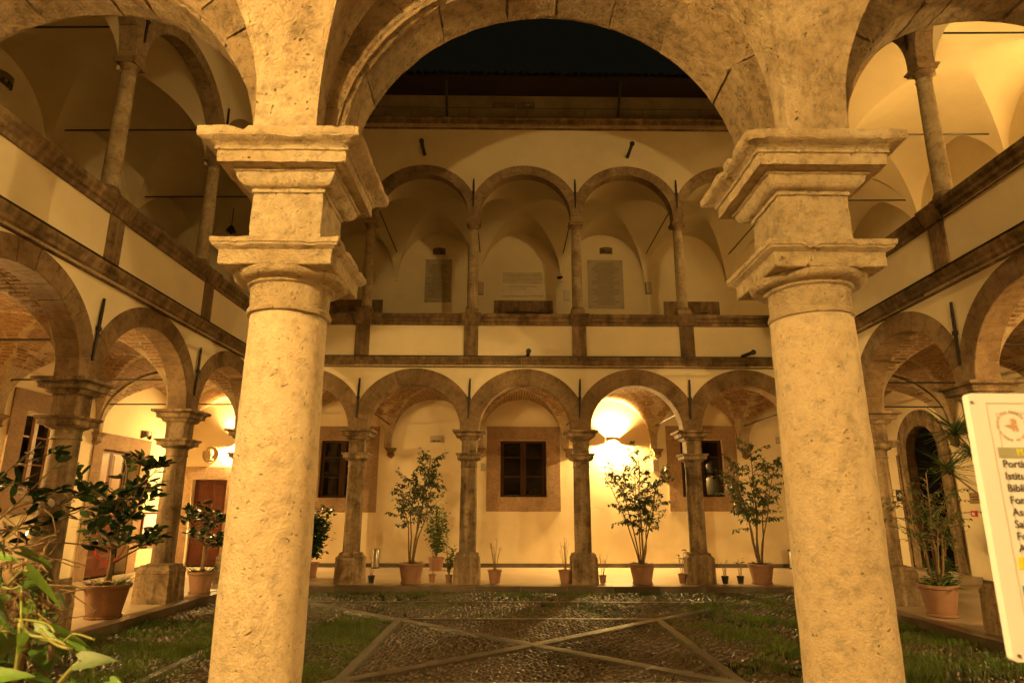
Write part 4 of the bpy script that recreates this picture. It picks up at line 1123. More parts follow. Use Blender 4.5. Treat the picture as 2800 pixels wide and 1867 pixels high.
def finish_leaves(root, ms, kind, mat, nparts=300):
    me = leaf_mat(kind, mat); idx = list(range(len(ms))); random.shuffle(idx)
    for i in idx[:nparts]: use('leaf', me, root, ms[i])
    rest = idx[nparts:]
    if rest:
        bv = np.array([v.co[:] for v in me.vertices]); bf = [tuple(p.vertices) for p in me.polygons]
        Ms = np.array([[list(r_) for r_ in ms[i]] for i in rest]); P = np.einsum('nij,vj->nvi', Ms[:, :3, :3], bv)+Ms[:, None, :3, 3]
        o = mk('foliage', P.reshape(-1, 3).tolist(), [tuple(q+k*len(bv) for q in f) for k in range(len(rest)) for f in bf], mat, root, smooth=True); o['kind'] = 'stuff'
def pot(root, r0, r1, h, mat='terracotta', rim=True, saucer=True):
    rr = .10*r1
    pr = [(r0*.96, .0), (r0, .01)] + [(r0+(r1-r0)*.92*t/6, .01+(h*.84)*t/6) for t in range(1, 7)]
    if rim: pr += [(r1*.97, h*.85), (r1*1.04, h*.865), (r1*1.07, h*.90), (r1*1.07, h*.98), (r1*1.03, h), (r1*.96, h*.995), (r1*.93, h*.90)]
    else: pr += [(r1, h), (r1*.95, h), (r1*.93, h*.9)]
    MB().lathe(pr, 36).build('pot', mat, root, sharp=.7)
    if saucer: MB().lathe([(r0*1.12, .0), (r0*1.16, .03), (r0*1.08, .035), (r0*1.01, .02)], 32).build('saucer', mat, root, sharp=.7)
    MB().lathe([(.001, h*.90), (r1*.5, h*.915), (r1*.935, h*.90)], 20, cap=False).build('soil', 'soil', root)
def path(p, d, ln, n, wob, grav=0.0):
    pts = [Vector(p)]; d = Vector(d).normalized()
    for i in range(n):
        d = (d + Vector((random.gauss(0, wob), random.gauss(0, wob), random.gauss(0, wob)+grav))).normalized()
        pts.append(pts[-1]+d*ln/n)
    return pts
def ficus(x, y, h, label, spread=.55, potr=.27, poth=.42, seed=1, stems=5, lean=(0, 0), nleaf=950, low=.30, twig=18, withpot=True, leafs=.092, under=True, ksp=1.0):
    random.seed(seed)
    r = empty('potted_ficus', (x, y, 0.012), random.uniform(-1, 1), label=label, cat='potted tree', group='potted ficus trees')
    if withpot: pot(r, potr*.72, potr, poth)
    S = MB(); tips = []
    z0 = poth*.9
    for s_ in range(stems):
        a = 2*PI*s_/stems+random.uniform(-.5, .5); k = random.uniform(.45, 1.0)*spread if s_ else .1
        base = Vector((.04*math.cos(a), .04*math.sin(a), z0))
        hh = (h-z0)*(random.uniform(.62, .9) if s_ else 1.0)
        top = Vector((lean[0]+k*math.cos(a), lean[1]+k*math.sin(a), z0+hh))
        pts = []; K = 10
        for i in range(K+1):
            t = i/K; e = t**1.25
            q = Vector((base.x+(top.x-base.x)*e, base.y+(top.y-base.y)*e, base.z+(top.z-base.z)*t))
            q += Vector((noise.noise(Vector((t*3, s_*7, seed))), noise.noise(Vector((t*3, s_*7+50, seed))), 0))*.07
            pts.append(q)
        S.tube(pts, [.020*(1-.8*i/K)*(1.2 if s_ == 0 else .85)+.003 for i in range(K+1)], 6)
        for i in range(int(twig*1.0)):
            t = random.uniform(low, 1.0); f_ = t*K; j = min(K-1, int(f_)); p = pts[j].lerp(pts[j+1], f_-j)
            a2 = random.uniform(0, 2*PI); L_ = random.uniform(.20, .52)*ksp*(1.15-t*.45)
            d = Vector((math.cos(a2), math.sin(a2), random.uniform(.2, 1.1)))
            tw = path(p, d, L_, 6, .16, -.05)
            S.tube(tw, [.006*(1-.75*i_/6)+.001 for i_ in range(7)], 4); tips.append(tw)
    S.build('branches', 'bark', r, smooth=True)
    ms = []
    while len(ms) < nleaf:
        tw = random.choice(tips); t = random.uniform(.25, 1)*6; j = min(5, int(t)); p = tw[j].lerp(tw[j+1], t-j)
        dd = (tw[j+1]-tw[j]).normalized(); a = random.uniform(0, 2*PI)
        d = dd*.35+Vector((math.cos(a)*.7, math.sin(a)*.7, random.uniform(-1.1, .15)))
        p = p + Vector((random.gauss(0, .018), random.gauss(0, .018), random.gauss(0, .015)))
        ms.append(leaf_matrix(p, d, random.uniform(.7, 1.15)*leafs, random.uniform(-.9, .9)))
    finish_leaves(r, ms, 'ficus', 'ficus_leaf')
    if under:
        u = []
        for i in range(34):
            a = random.uniform(0, 2*PI); rr = random.uniform(.03, potr*.8)
            u.append(leaf_matrix((rr*math.cos(a), rr*math.sin(a), poth*.93+random.uniform(0, .06)), (math.cos(a), math.sin(a), random.uniform(.1, .9)), random.uniform(.05, .09), random.uniform(-.6, .6)))
        finish_leaves(r, u, 'ficus', 'bush_leaf', 40)
    return r
def rubber(x, y, h, label, seed=2, spread=.75, n_br=9, potr=.31, poth=.48, leaf=.215, grass_=True, ribbon=False, dirs=None, per=16, zlow=.75):
    random.seed(seed)
    r = empty('potted_rubber_plant', (x, y, 0.002), 0, label=label, cat='potted plant', group='potted rubber plants')
    pot(r, potr*.72, potr, poth)
    S = MB(); ms = []
    trunk = [Vector((0, 0, poth*.9)), Vector((.01, .0, poth+.25)), Vector((-.01, .02, poth+.55)), Vector((.0, 0, h*.72))]
    S.tube(trunk, [.045, .038, .032, .02], 8)
    S.tube([(.0, .0, poth*.95), (.03, .03, h*.9)], .016, 5)
    for k in range(n_br):
        t = random.uniform(0, 1)
        z = zlow+(h*.75-zlow)*k/(n_br-1)
        if dirs: a, L_, rise = dirs[k % len(dirs)]
        else: a = k*2.4+random.uniform(-.3, .3); L_ = spread*random.uniform(.6, 1.0); rise = random.uniform(.3, .9)
        br = path((0, 0, z), (math.cos(a), math.sin(a), rise), L_, 8, .10, .02)
        S.tube(br, [.013*(1-.7*i/8)+.002 for i in range(9)], 5)
        # side twigs
        segs = [br]
        for q in range(2):
            j = random.randint(3, 6); a2 = a+random.choice((-1, 1))*random.uniform(.5, 1.2)
            tw = path(br[j], (math.cos(a2), math.sin(a2), random.uniform(.1, .8)), L_*.45, 5, .1); S.tube(tw, [.006*(1-.6*i/5)+.001 for i in range(6)], 4); segs.append(tw)
        for q in range(per):
            sg = random.choice(segs); t = random.uniform(.3, 1.0)*(len(sg)-1); j = min(len(sg)-2, int(t)); p = sg[j].lerp(sg[j+1], t-j)
            a3 = q*2.4; ax = (sg[j+1]-sg[j]).normalized()
            d = ax*.5+Vector((math.cos(a3)*.8, math.sin(a3)*.8, random.uniform(-.5, .5)))
            ms.append(leaf_matrix(p+d.normalized()*.015, d, leaf*random.uniform(.65, 1.1), random.uniform(-.8, .8), .92))
    S.build('branches', 'bark', r, smooth=True)
    finish_leaves(r, ms, 'rubber', 'rubber_leaf')
    if grass_:
        g = []
        for i in range(90):
            a = random.uniform(0, 2*PI); rr = random.uniform(.1, potr*.85)
            g.append(leaf_matrix((rr*math.cos(a), rr*math.sin(a), poth*.92), (math.cos(a)*.6, math.sin(a)*.6, random.uniform(.3, 1.1)), random.uniform(.13, .26), random.uniform(-.3, .3)))
        finish_leaves(r, g, 'blade', 'bush_leaf', 100)
    if ribbon:
        MB().tube([(-.20, -.12, .98), (-.16, -.13, .88), (-.06, -.10, .80), (.02, -.06, .78)], .010, 5).tube([(.07, -.06, .80), (.16, -.08, .88), (.22, -.06, 1.02)], .010, 5).build('ribbon', 'red_ribbon', r)
    return r
def bush(x, y, h, rad, label, seed=3, potr=.16, poth=.26, mat='bush_leaf', n=500, leafs=.075, potmat='terracotta', z=0.002, name='potted_shrub'):
    random.seed(seed)
    r = empty(name, (x, y, z), 0, label=label, cat='potted plant', group='potted shrubs')
    pot(r, potr*.74, potr, poth, potmat)
    S = MB(); ms = []
    for k in range(12):
        a = k*2.4; d = Vector((math.cos(a)*rad, math.sin(a)*rad, 0))
        tp = d*random.uniform(.3, .9)+Vector((0, 0, random.uniform(.6, 1.0)*h))
        pts = [Vector((0, 0, poth*.9)).lerp(tp, t)+Vector((0, 0, .1*math.sin(PI*t)))+d*(.2*math.sin(PI*t)) for t in (0, .33, .66, 1)]
        S.tube(pts, [.008, .006, .004, .002], 4)
        for q in range(n//12):
            t = random.uniform(.15, 1)*3; j = min(2, int(t)); p = pts[j].lerp(pts[j+1], t-j)+Vector((random.gauss(0, rad*.3), random.gauss(0, rad*.3), random.gauss(0, .05)))
            a2 = random.uniform(0, 2*PI); ms.append(leaf_matrix(p, (math.cos(a2), math.sin(a2), random.uniform(-.6, .7)), leafs*random.uniform(.7, 1.2), random.uniform(-.8, .8), 1.3))
    S.build('stems', 'bark', r); finish_leaves(r, ms, 'ficus', mat); return r
def sticks(x, y, h, label, seed, potr=.14, poth=.25, potmat='terracotta', n=7, leaves=0, lmat='red_leaf', spread=.16, lsize=.07):
    random.seed(seed)
    r = empty('potted_cutting', (x, y, 0.012), 0, label=label, cat='potted plant', group='small pots of bare stems along the kerb')
    pot(r, potr*.72, potr, poth, potmat, saucer=False, rim=potmat == 'terracotta')
    S = MB(); tips = []
    for k in range(n):
        a = k*2.4+random.uniform(-.4, .4); sp = random.uniform(.3, 1)*spread; hh = (h-poth)*random.uniform(.55, 1)
        pts = [Vector((.02*math.cos(a), .02*math.sin(a), poth*.88)), Vector((sp*.5*math.cos(a), sp*.5*math.sin(a), poth+hh*.5)), Vector((sp*math.cos(a), sp*math.sin(a), poth+hh))]
        S.tube(pts, [.006, .0045, .003], 5); tips.append(pts[-1])
        for q in range(2):
            b0 = pts[1].lerp(pts[2], random.uniform(.2, .9)); S.tube([b0, b0+Vector((random.uniform(-.05, .05), random.uniform(-.05, .05), random.uniform(.03, .09)))], [.003, .0015], 4)
    S.build('stems', 'dry_stem', r)
    if leaves:
        ms = []
        for q in range(leaves):
            p = random.choice(tips); a = random.uniform(0, 2*PI)
            ms.append(leaf_matrix(p, (math.cos(a), math.sin(a), random.uniform(-.4, .3)), lsize*random.uniform(.7, 1.1), random.uniform(-.6, .6), 1.3))
        finish_leaves(r, ms, 'ficus', lmat)
    return r
KY = 14.93
ficus(-2.12, 14.96, 2.75, 'tall leaning ficus in a terracotta pot left of the second far column', spread=.72, seed=11, stems=5, lean=(.25, 0), nleaf=1700, low=.50, under=True, twig=22, ksp=1.3)
ficus(2.94, 14.97, 2.95, 'ficus tree in a terracotta pot before the lit wall lamp', spread=.72, seed=15, stems=6, lean=(-.15, 0), nleaf=2100, low=.40, twig=22, ksp=1.35)
ficus(5.58, 15.02, 3.05, 'ficus tree in a terracotta pot beside the right near column', spread=.85, seed=23, stems=7, lean=(-.02, 0), nleaf=2100, low=.42, twig=21, ksp=1.35)
bush(-1.90, 18.0, 1.70, .26, 'dense dark green shrub in a terracotta pot behind the leaning ficus', seed=5, potr=.21, poth=.33, n=700, leafs=.10)
bush(-1.31, 15.14, .78, .14, 'small leafy plant in a small red pot beside the second far column', seed=6, potr=.08, poth=.17, n=170)
sticks(-1.67, 15.14, .72, 'tiny red pot with two bare sticks next to the leaning ficus pot', 7, .08, .17, n=2, spread=.04)
sticks(-2.98, 14.95, .55, 'tiny black pot with a withered flower by the far column with the bin', 8, .075, .16, 'black_plastic', n=5, leaves=6, spread=.10, lsize=.05)
sticks(-.29, 14.99, .98, 'dry branching sticks in a terracotta pot under the middle window', 9, .15, .28, n=8, spread=.22)
sticks(1.26, 15.0, .98, 'dry upright sticks in a terracotta pot left of the third far column', 10, .15, .28, n=8, spread=.13)
sticks(2.08, 15.03, .66, 'small brown pot with thin dry twigs right of the third far column', 12, .08, .17, n=5, leaves=6, lmat='ficus_leaf', lsize=.035)
sticks(3.84, 15.06, .72, 'small pot with a red poinsettia left of the fourth far column', 13, .09, .20, n=5, leaves=34, lmat='ficus_leaf', spread=.15)
sticks(4.76, 15.0, .55, 'tiny black pot of bare stems right of the fourth far column', 14, .08, .16, 'black_plastic', n=6, spread=.10)
sticks(5.10, 15.0, .56, 'tiny black pot with a small red poinsettia near the right ficus', 16, .08, .16, 'black_plastic', n=5, leaves=16, spread=.12)
bush(-4.72, 16.2, 1.75, .40, 'dark leafy shrub peeking out right of the left near column', seed=17, potr=.22, poth=.34, n=1700, leafs=.13, mat='rubber_leaf')
rubber(-6.05, 10.41, 2.45, 'large rubber plant in a wide terracotta pot, red ribbon on its stems', seed=21, ribbon=True, spread=.92, n_br=15, per=36)
rubber(-5.93, 13.27, 1.85, 'smaller rubber plant in a terracotta pot in front of the far left door', seed=22, potr=.24, poth=.40, spread=.66, n_br=11, leaf=.18, per=32)
rubber(-5.95, 7.45, 2.15, 'rubber plant whose dark branches reach in from the left frame edge', seed=25, spread=1.5, n_br=7, per=34, zlow=1.05,
       dirs=[(1.2, 1.5, .15), (.7, 1.3, .35), (1.5, 1.35, .5), (1.0, 1.2, .05), (2.2, .9, .5), (1.35, 1.1, .8), (-2, .6, .6)])
ficus(6.70, 10.67, 2.15, 'bare-branched ficus in a terracotta pot beside the right wing column', spread=.42, seed=31, stems=6, nleaf=800, low=.42, potr=.27, poth=.46, leafs=.07, twig=20, ksp=1.3)
random.seed(40)
u = []; rr_ = empty('potted_ground_cover', (6.72, 10.62, .40), 0, label='fresh green leaves filling the top of the right terracotta pot', cat='plant')
for i in range(160):
    a = random.uniform(0, 2*PI); q = random.uniform(.02, .24)
    u.append(leaf_matrix((q*math.cos(a), q*math.sin(a), random.uniform(.02, .20)), (math.cos(a), math.sin(a), random.uniform(-.2, .9)), random.uniform(.07, .12), random.uniform(-.6, .6), 1.2))
finish_leaves(rr_, u, 'ficus', 'bush_leaf', 200)
def palm(x, y, h, label, heads, seed, potr=.2, poth=.34, potmat='terracotta', ll=.55, n=55):
    random.seed(seed)
    r = empty('potted_dracaena', (x, y, 0.002), 0, label=label, cat='potted plant', group='spiky potted dracaenas')
    pot(r, potr*.74, potr, poth, potmat); S = MB(); ms = []
    for (hx, hy, hz) in heads:
        pts = [Vector((0, 0, poth*.9)), Vector((hx*.2, hy*.2, poth+(hz-poth)*.4)), Vector((hx*.6, hy*.6, poth+(hz-poth)*.75)), Vector((hx, hy, hz))]
        S.tube(pts, [.022, .018, .014, .012], 6)
        for i in range(n):
            a = random.uniform(0, 2*PI); e = random.uniform(-.5, 1.3)
            ms.append(leaf_matrix(Vector((hx, hy, hz))+Vector((0, 0, random.uniform(-.06, .05))), (math.cos(a), math.sin(a), e), ll*random.uniform(.7, 1.1), 0, .8))
    S.build('stems', 'bark', r, smooth=True); finish_leaves(r, ms, 'spike', 'palm_leaf'); return r
palm(7.1, 8.75, 2.6, 'tall spiky dracaena reaching over beside the notice board', [(-1.02, .05, 2.62), (-1.18, .1, 2.12), (-.72, .2, 2.36)], 51, ll=.44, n=75)
palm(9.6, 14.9, 1.3, 'spiky dracaena in a pale pot against the right wall', [(0, 0, 1.15), (.15, .1, .95)], 52, potr=.22, poth=.22, potmat='white_plastic', ll=.5)
bush(9.15, 14.4, .62, .3, 'low dark shrub in a white trough by the right wall', seed=53, potr=.2, poth=.18, n=300, leafs=.09, potmat='white_plastic', mat='ficus_leaf')
bush(8.3, 15.2, .6, .3, 'low green plants beside the round doorway step', seed=54, potr=.2, poth=.2, n=320, leafs=.10, potmat='white_plastic')

# foreground climbing vine ---------------------------------------------------
def at(u, v, Y):   # view ray helper used to lay out stems at a chosen real depth (metres)
    a_, b__ = u-1400, v-933.5; f_ = 1767.45
    x_ = (a_*math.cos(ROLL)+b__*math.sin(ROLL))/f_; w_ = -(-a_*math.sin(ROLL)+b__*math.cos(ROLL))/f_
    yy = math.cos(PITCH)-w_*math.sin(PITCH); zz = math.sin(PITCH)+w_*math.cos(PITCH)
    X_ = x_*math.cos(YAW)+yy*math.sin(YAW); Y_ = -x_*math.sin(YAW)+yy*math.cos(YAW)
    return Vector((X_*Y/Y_, Y, 1.6+zz*Y/Y_))
random.seed(60)
vine = empty('climbing_vine', (-1.75, 1.9, 0), 0, label='arrowhead-leaved vine climbing over dry stems at the bottom left corner', cat='potted vine')
off = Matrix.Translation((1.75, -1.9, 0))
def vp(u, v, Y): return at(u, v, Y)-Vector((-1.75, 1.9, 0))
pot(vine, .22, .30, .5)
S = MB()
for k in range(7):
    a = k*.9; S.tube([(.05*math.cos(a), .05*math.sin(a), .45), (.09*math.cos(a+.6), .09*math.sin(a+.6), .8), (.10*math.cos(a+1.2), .10*math.sin(a+1.2), 1.1)], [.02, .016, .012], 6)
S.build('support_stems', 'bark', vine, smooth=True)
D_ = MB()
for k in range(110):   # tangle of dry twigs
    p = vp(random.uniform(-60, 130), random.uniform(1480, 1760), random.uniform(1.75, 2.15))
    pt = path(p, (random.uniform(-1, 1), random.uniform(-.6, .6), random.uniform(-1, .6)), random.uniform(.08, .22), 6, .45)
    D_.tube(pt, [.0022*(1-.6*i/6)+.0005 for i in range(7)], 4)
for (u0, v0, u1, v1, rr) in ((15, 1560, 70, 1720, .012), (70, 1700, 40, 1860, .012), (95, 1640, 70, 1700, .008), (20, 1560, 60, 1590, .010), (140, 1760, 110, 1880, .007)):
    p0, p1 = vp(u0, v0, 1.9), vp(u1, v1, 1.95); D_.tube([p0, p0.lerp(p1, .5)+Vector((.01, 0, 0)), p1], rr, 7)
D_.build('dry_twigs', 'vine_twig', vine, smooth=True)
G_ = MB()
def stem(pts, r0=.004):
    P = [vp(*p) for p in pts]; Q = []
    for i in range(len(P)-1):
        for t in (0, .33, .66):
            a = P[max(i-1, 0)]; b_ = P[i]; c = P[i+1]; d = P[min(i+2, len(P)-1)]
            Q.append(.5*((2*b_)+(c-a)*t+(2*a-5*b_+4*c-d)*t*t+(-a+3*b_-3*c+d)*t**3))
    Q.append(P[-1]); G_.tube(Q, r0, 6)
stem([(160, 1870, 1.55), (190, 1835, 1.55), (222, 1805, 1.55)], .0055)
stem([(55, 1692, 1.7), (70, 1725, 1.7), (90, 1738, 1.7), (120, 1742, 1.7), (160, 1752, 1.7), (200, 1775, 1.7)], .0045)
stem([(40, 1692, 1.72), (90, 1696, 1.7), (130, 1706, 1.68), (150, 1730, 1.66)], .003)
stem([(110, 1718, 1.66), (130, 1745, 1.64), (160, 1765, 1.6), (196, 1776, 1.6)], .003)
stem([(175, 1752, 1.66), (205, 1732, 1.68), (258, 1748, 1.66)], .0025)
stem([(60, 1600, 1.8), (30, 1610, 1.8), (0, 1602, 1.8)], .003)
stem([(40, 1860, 1.7), (52, 1770, 1.7), (55, 1700, 1.7)], .005)
stem([(75, 1560, 1.75), (60, 1600, 1.78), (58, 1690, 1.72)], .003)
stem([(85, 1568, 1.75), (60, 1560, 1.8), (20, 1600, 1.8)], .003)
G_.build('green_stems', 'vine_stem', vine, smooth=True)
LV = [  # base px, tip px, depth, roll, width
 ((222, 1806), (330, 1800), 1.50, .9, 1.0), ((205, 1780), (222, 1795), 1.52, .2, 2.2), ((232, 1790), (258, 1862), 1.53, .5, 1.0), ((192, 1862), (215, 1890), 1.5, .2, 1.3), ((300, 1862), (345, 1880), 1.5, .6, 1.0),
 ((82, 1568), (192, 1668), 1.62, -.7, .75), ((160, 1625), (190, 1672), 1.60, .9, .8), ((60, 1508), (150, 1548), 1.66, -.6, .85), ((105, 1525), (152, 1548), 1.66, -.2, 1.0),
 ((0, 1490), (22, 1530), 1.7, .2, 1.4), ((-10, 1520), (60, 1530), 1.72, .8, .9), ((5, 1680), (45, 1722), 1.7, .4, 1.2), ((-20, 1640), (40, 1700), 1.75, .3, 1.3), ((20, 1745), (-15, 1820), 1.7, .2, .9),
 ((60, 1740), (50, 1790), 1.68, .5, 1.0), ((68, 1730), (56, 1775), 1.66, 1.1, .9), ((95, 1720), (170, 1760), 1.75, .9, .8), ((150, 1722), (260, 1762), 1.72, -.8, .7), ((185, 1745), (258, 1800), 1.74, .6, .7),
 ((-40, 1850), (110, 1838), 1.45, .7, .9), ((-30, 1600), (30, 1650), 1.75, -.5, 1.0), ((0, 1560), (8, 1625), 1.7, 1.2, .8), ((70, 1650), (100, 1700), 1.85, .3, 1.2), ((-10, 1700), (20, 1760), 1.8, .9, 1.2), ((30, 1780), (60, 1850), 1.85, .5, 1.2),
 ((120, 1690), (60, 1660), 1.85, -.4, 1.1), ((-30, 1780), (10, 1850), 1.7, -.9, 1.2), ((100, 1790), (150, 1850), 1.95, .4, 1.1), ((70, 1850), (130, 1880), 1.9, -.4, 1.2), ((150, 1700), (120, 1760), 1.9, .4, 1.0)]
lm = leaf_mat('vine', 'vine_leaf')
for (b0, t0, Y, roll, wd) in LV:
    p = vp(b0[0], b0[1], Y); q = vp(t0[0], t0[1], Y+random.uniform(-.03, .06)); d = q-p
    use('leaf', lm, vine, leaf_matrix(p, d, d.length*.92, roll, wd*.8))
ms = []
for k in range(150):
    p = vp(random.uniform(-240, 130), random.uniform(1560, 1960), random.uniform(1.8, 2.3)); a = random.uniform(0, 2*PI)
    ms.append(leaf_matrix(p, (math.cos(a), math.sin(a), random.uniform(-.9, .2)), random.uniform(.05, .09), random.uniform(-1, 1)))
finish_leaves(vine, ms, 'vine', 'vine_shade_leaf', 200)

# ------------------------------------------------------------------ notice board at the right
random.seed(70)
BY = 1.35
sx0, sz1 = .973, 1.838; sz0 = 1.316
nb_ = empty('notice_board', (sx0, BY, 0), 0, label='white directory board with a round crest and lines of text at the right edge', cat='notice board')
W_ = .44
bv = MB()
cr = .008; pts = []
for (cx_, cz_, a0) in ((W_-cr, sz0+cr, -PI/2), (W_-cr, sz1-cr, 0), (cr, sz1-cr, PI/2), (cr, sz0+cr, PI)):
    for i in range(5): a = a0+PI/2*i/4; pts.append((cx_+cr*math.cos(a), cz_+cr*math.sin(a)))
n = len(pts); bv.add([(x, 0, z) for x, z in pts]+[(x, .018, z) for x, z in pts], [tuple(range(n)), tuple(range(2*n-1, n-1, -1))]+[(i, i+n, (i+1) % n+n, (i+1) % n) for i in range(n)])
bv.build('board', 'sign_white', nb_)
def pz(v): return at(2700, v, BY).z
def px(u, v): return at(u, v, BY).x-sx0
l_ = MB()
a, c = .034, .020
l_.box(a, W_-a, -.0012, -.0004, sz1-c-.0015, sz1-c).box(a, a+.0015, -.0012, -.0004, sz0+.0, sz1-c-.0016).box(W_-a-.0015, W_-a, -.0012, -.0004, sz0, sz1-c-.0016)
l_.box(a+.018, W_-a-.018, -.0012, -.0004, sz1-c-.022, sz1-c-.0213).box(a+.018, a+.0187, -.0012, -.0004, sz0+.0, sz1-c-.023)
l_.build('border_line', 'sign_line', nb_)
# crest : ring of letters and a bird in the middle
ccx, ccz, cr_ = px(2762, 1162)+.003, pz(1164), .0270
ring = 'PONTIFICIA FACOLTA TEOLOGICA DI SICILIA '
LM = {}
allv = []; allf = []
for i, ch in enumerate(ring):
    if ch == ' ': continue
    me = text_mesh(ch, .0082, .0003) if ch not in LM else LM[ch]; LM[ch] = me
    ang = PI - (i-1)*2*PI/len(ring)
    tx, tz = ccx+cr_*math.cos(ang), ccz+cr_*math.sin(ang); ro = ang-PI/2
    k = len(allv)
    for v in me.vertices:
        x, z = v.co.x, v.co.y; allv.append((tx+x*math.cos(ro)-z*math.sin(ro), -.0008-v.co.z, tz+x*math.sin(ro)+z*math.cos(ro)))
    for p in me.polygons: allf.append(tuple(q+k for q in p.vertices))
mk('crest_lettering', allv, allf, 'sign_red', nb_)
cb = MB()
def flat(pts, y=-.001): cb.add([(ccx+x*.00085, y, ccz+z*.00085) for x, z in pts], [tuple(range(len(pts)))])
flat([(-20, 1), (-8, 3), (2, 4), (10, 2), (8, -6), (-2, -7), (-12, -3)]); flat([(-2, 4), (-1, 14), (6, 19), (13, 14), (11, 3)], -.0011); flat([(-4, 14), (1, 18), (7, 19), (3, 15), (-2, 12)], -.0012); flat([(6, -5), (12, 3), (14, -12), (8, -14)], -.0013); flat([(0, -7), (3, -7), (1, -13), (-1, -13)], -.0014)
cb.build('crest_bird', 'sign_red', nb_)
MB().box(px(2727, 1225), W_-.05, -.0012, -.0004, pz(1251), pz(1223)).build('heading_band', 'sign_grey', nb_)
text_obj('heading', 'PIANO TERRA', .0185, 'sign_yellow', nb_, px(2780, 1243), -.0016, pz(1244), 'LEFT', .0003, .0004)
for s_, u_, v_ in (('Portineria', 2742, 1277), ('Istituto', 2749, 1310), ('Biblioteca', 2755, 1343), ('Fondo antico', 2762, 1376), ('Ascensore', 2769, 1409), ('Sala', 2775, 1442), ('Fotocopie', 2781, 1475), ('Aula', 2787, 1508)):
    text_obj('directory_line', s_, .0212, 'sign_print', nb_, px(u_, v_), -.0010, pz(v_), 'LEFT', .0003, .0002)
MB().box(px(2784, 1540), W_-.05, -.0012, -.0004, pz(1555), pz(1522)).build('colour_bar', 'sign_yellow', nb_)
MB().box(px(2798, 1620), W_-.05, -.0012, -.0004, pz(1630), pz(1600)).build('colour_bar', 'sign_blue', nb_)
for (u_, v_) in ((2651, 1100), (2780, 1792)): MB().tube([(px(u_, v_)+.004, .001, pz(v_)), (px(u_, v_)+.004, -.002, pz(v_))], .0035, 8).build('screw', 'steel', nb_)
for x in (.10, W_-.10): MB().tube([(x, .032, .002), (x, .032, sz1-.03)], .013, 10).build('post', 'steel', nb_)
MB().box(.04, W_-.04, -.13, .19, .001, .02).build('foot_plate', 'steel', nb_)

# ------------------------------------------------------------------ cobbles, grass
rng = np.random.default_rng(5)
def seg_d(P, a, b):
    a = np.array(a); b = np.array(b); ab = b-a; t = np.clip(((P-a)@ab)/(ab@ab), 0, 1); return np.linalg.norm(P-(a+t[:, None]*ab), axis=1)
# jittered grid
sp = .112
gx, gy = np.meshgrid(np.arange(gx0+.08, gx1-.05, sp), np.arange(6.6, gy1-.05, sp*.72)); P = np.stack([gx.ravel(), gy.ravel()], 1)
P[:, 0] += (np.round(P[:, 1]/(sp*.72)) % 2)*sp*.5; P += rng.normal(0, .012, P.shape)
keep = np.ones(len(P), bool)
for (a, b_, wd) in BANDS: keep &= seg_d(P, tuple(a), tuple(b_)) > wd+.045
def nfield(P, s, o): return np.array([noise.noise(Vector((p[0]*s, p[1]*s, o))) for p in P])
nf = nfield(P, .7, 3.0)
dens = np.ones(len(P))
# cobbles bare in the middle squares, overgrown outside
inner = (np.abs(P[:, 0]-.33) < 2.05) & (np.abs(P[:, 1]-9.05) < 1.95)
keep &= (inner | (nf > -.12) | (rng.random(len(P)) < .30))
P = P[keep]; nP = len(P)
ring_n = 7; bv_ = []
for (rr, zz) in ((1.0, -.3), (.93, .35), (.55, .85)):
    for k in range(ring_n): bv_.append((rr*math.cos(2*PI*k/ring_n), rr*math.sin(2*PI*k/ring_n), zz))
bv_.append((0, 0, 1.0)); bv_ = np.array(bv_)
bf_ = []
for i in range(2):
    for k in range(ring_n): bf_.append((i*ring_n+k, i*ring_n+(k+1) % ring_n, (i+1)*ring_n+(k+1) % ring_n, (i+1)*ring_n+k))
for k in range(ring_n): bf_.append((14+k, 14+(k+1) % ring_n, 21))
ang = rng.uniform(0, PI, nP); sx_ = rng.uniform(.044, .064, nP); sy_ = sx_*rng.uniform(.50, .78, nP); sz_ = rng.uniform(.026, .042, nP)
ang = rng.normal(0.1, .5, nP)
tilt = rng.normal(0, .16, (nP, 2))
mats_ = []
ca, sa = np.cos(ang), np.sin(ang)
X_ = bv_[None, :, 0]*sx_[:, None]; Y_ = bv_[None, :, 1]*sy_[:, None]; Z_ = bv_[None, :, 2]*sz_[:, None]
Z_ = Z_ + X_*tilt[:, :1] + Y_*tilt[:, 1:]
VX = P[:, :1]+X_*ca[:, None]-Y_*sa[:, None]; VY = P[:, 1:]+X_*sa[:, None]+Y_*ca[:, None]
VZ = -.128+Z_
order = np.argsort(P[:, 1]+np.abs(P[:, 0]-.4)*.0); vis = [i for i in order if -1.6 < P[i, 0] < 2.9 or P[i, 0] < -3.2][:300]
pick = np.zeros(nP, bool); pick[vis] = True
cob = bpy.data.meshes.new('cobblestone'); cob.from_pydata(bv_.tolist(), [], bf_); cob.materials.append(MATS['pebble']); cob.polygons.foreach_set('use_smooth', [True]*len(cob.polygons))
for i in vis:
    M4 = Matrix(((sx_[i]*ca[i], -sy_[i]*sa[i], 0, P[i, 0]), (sx_[i]*sa[i], sy_[i]*ca[i], 0, P[i, 1]), (sx_[i]*tilt[i, 0], sy_[i]*tilt[i, 1], sz_[i], -.128), (0, 0, 0, 1)))
    use('cobblestone', cob, GROUND, M4)
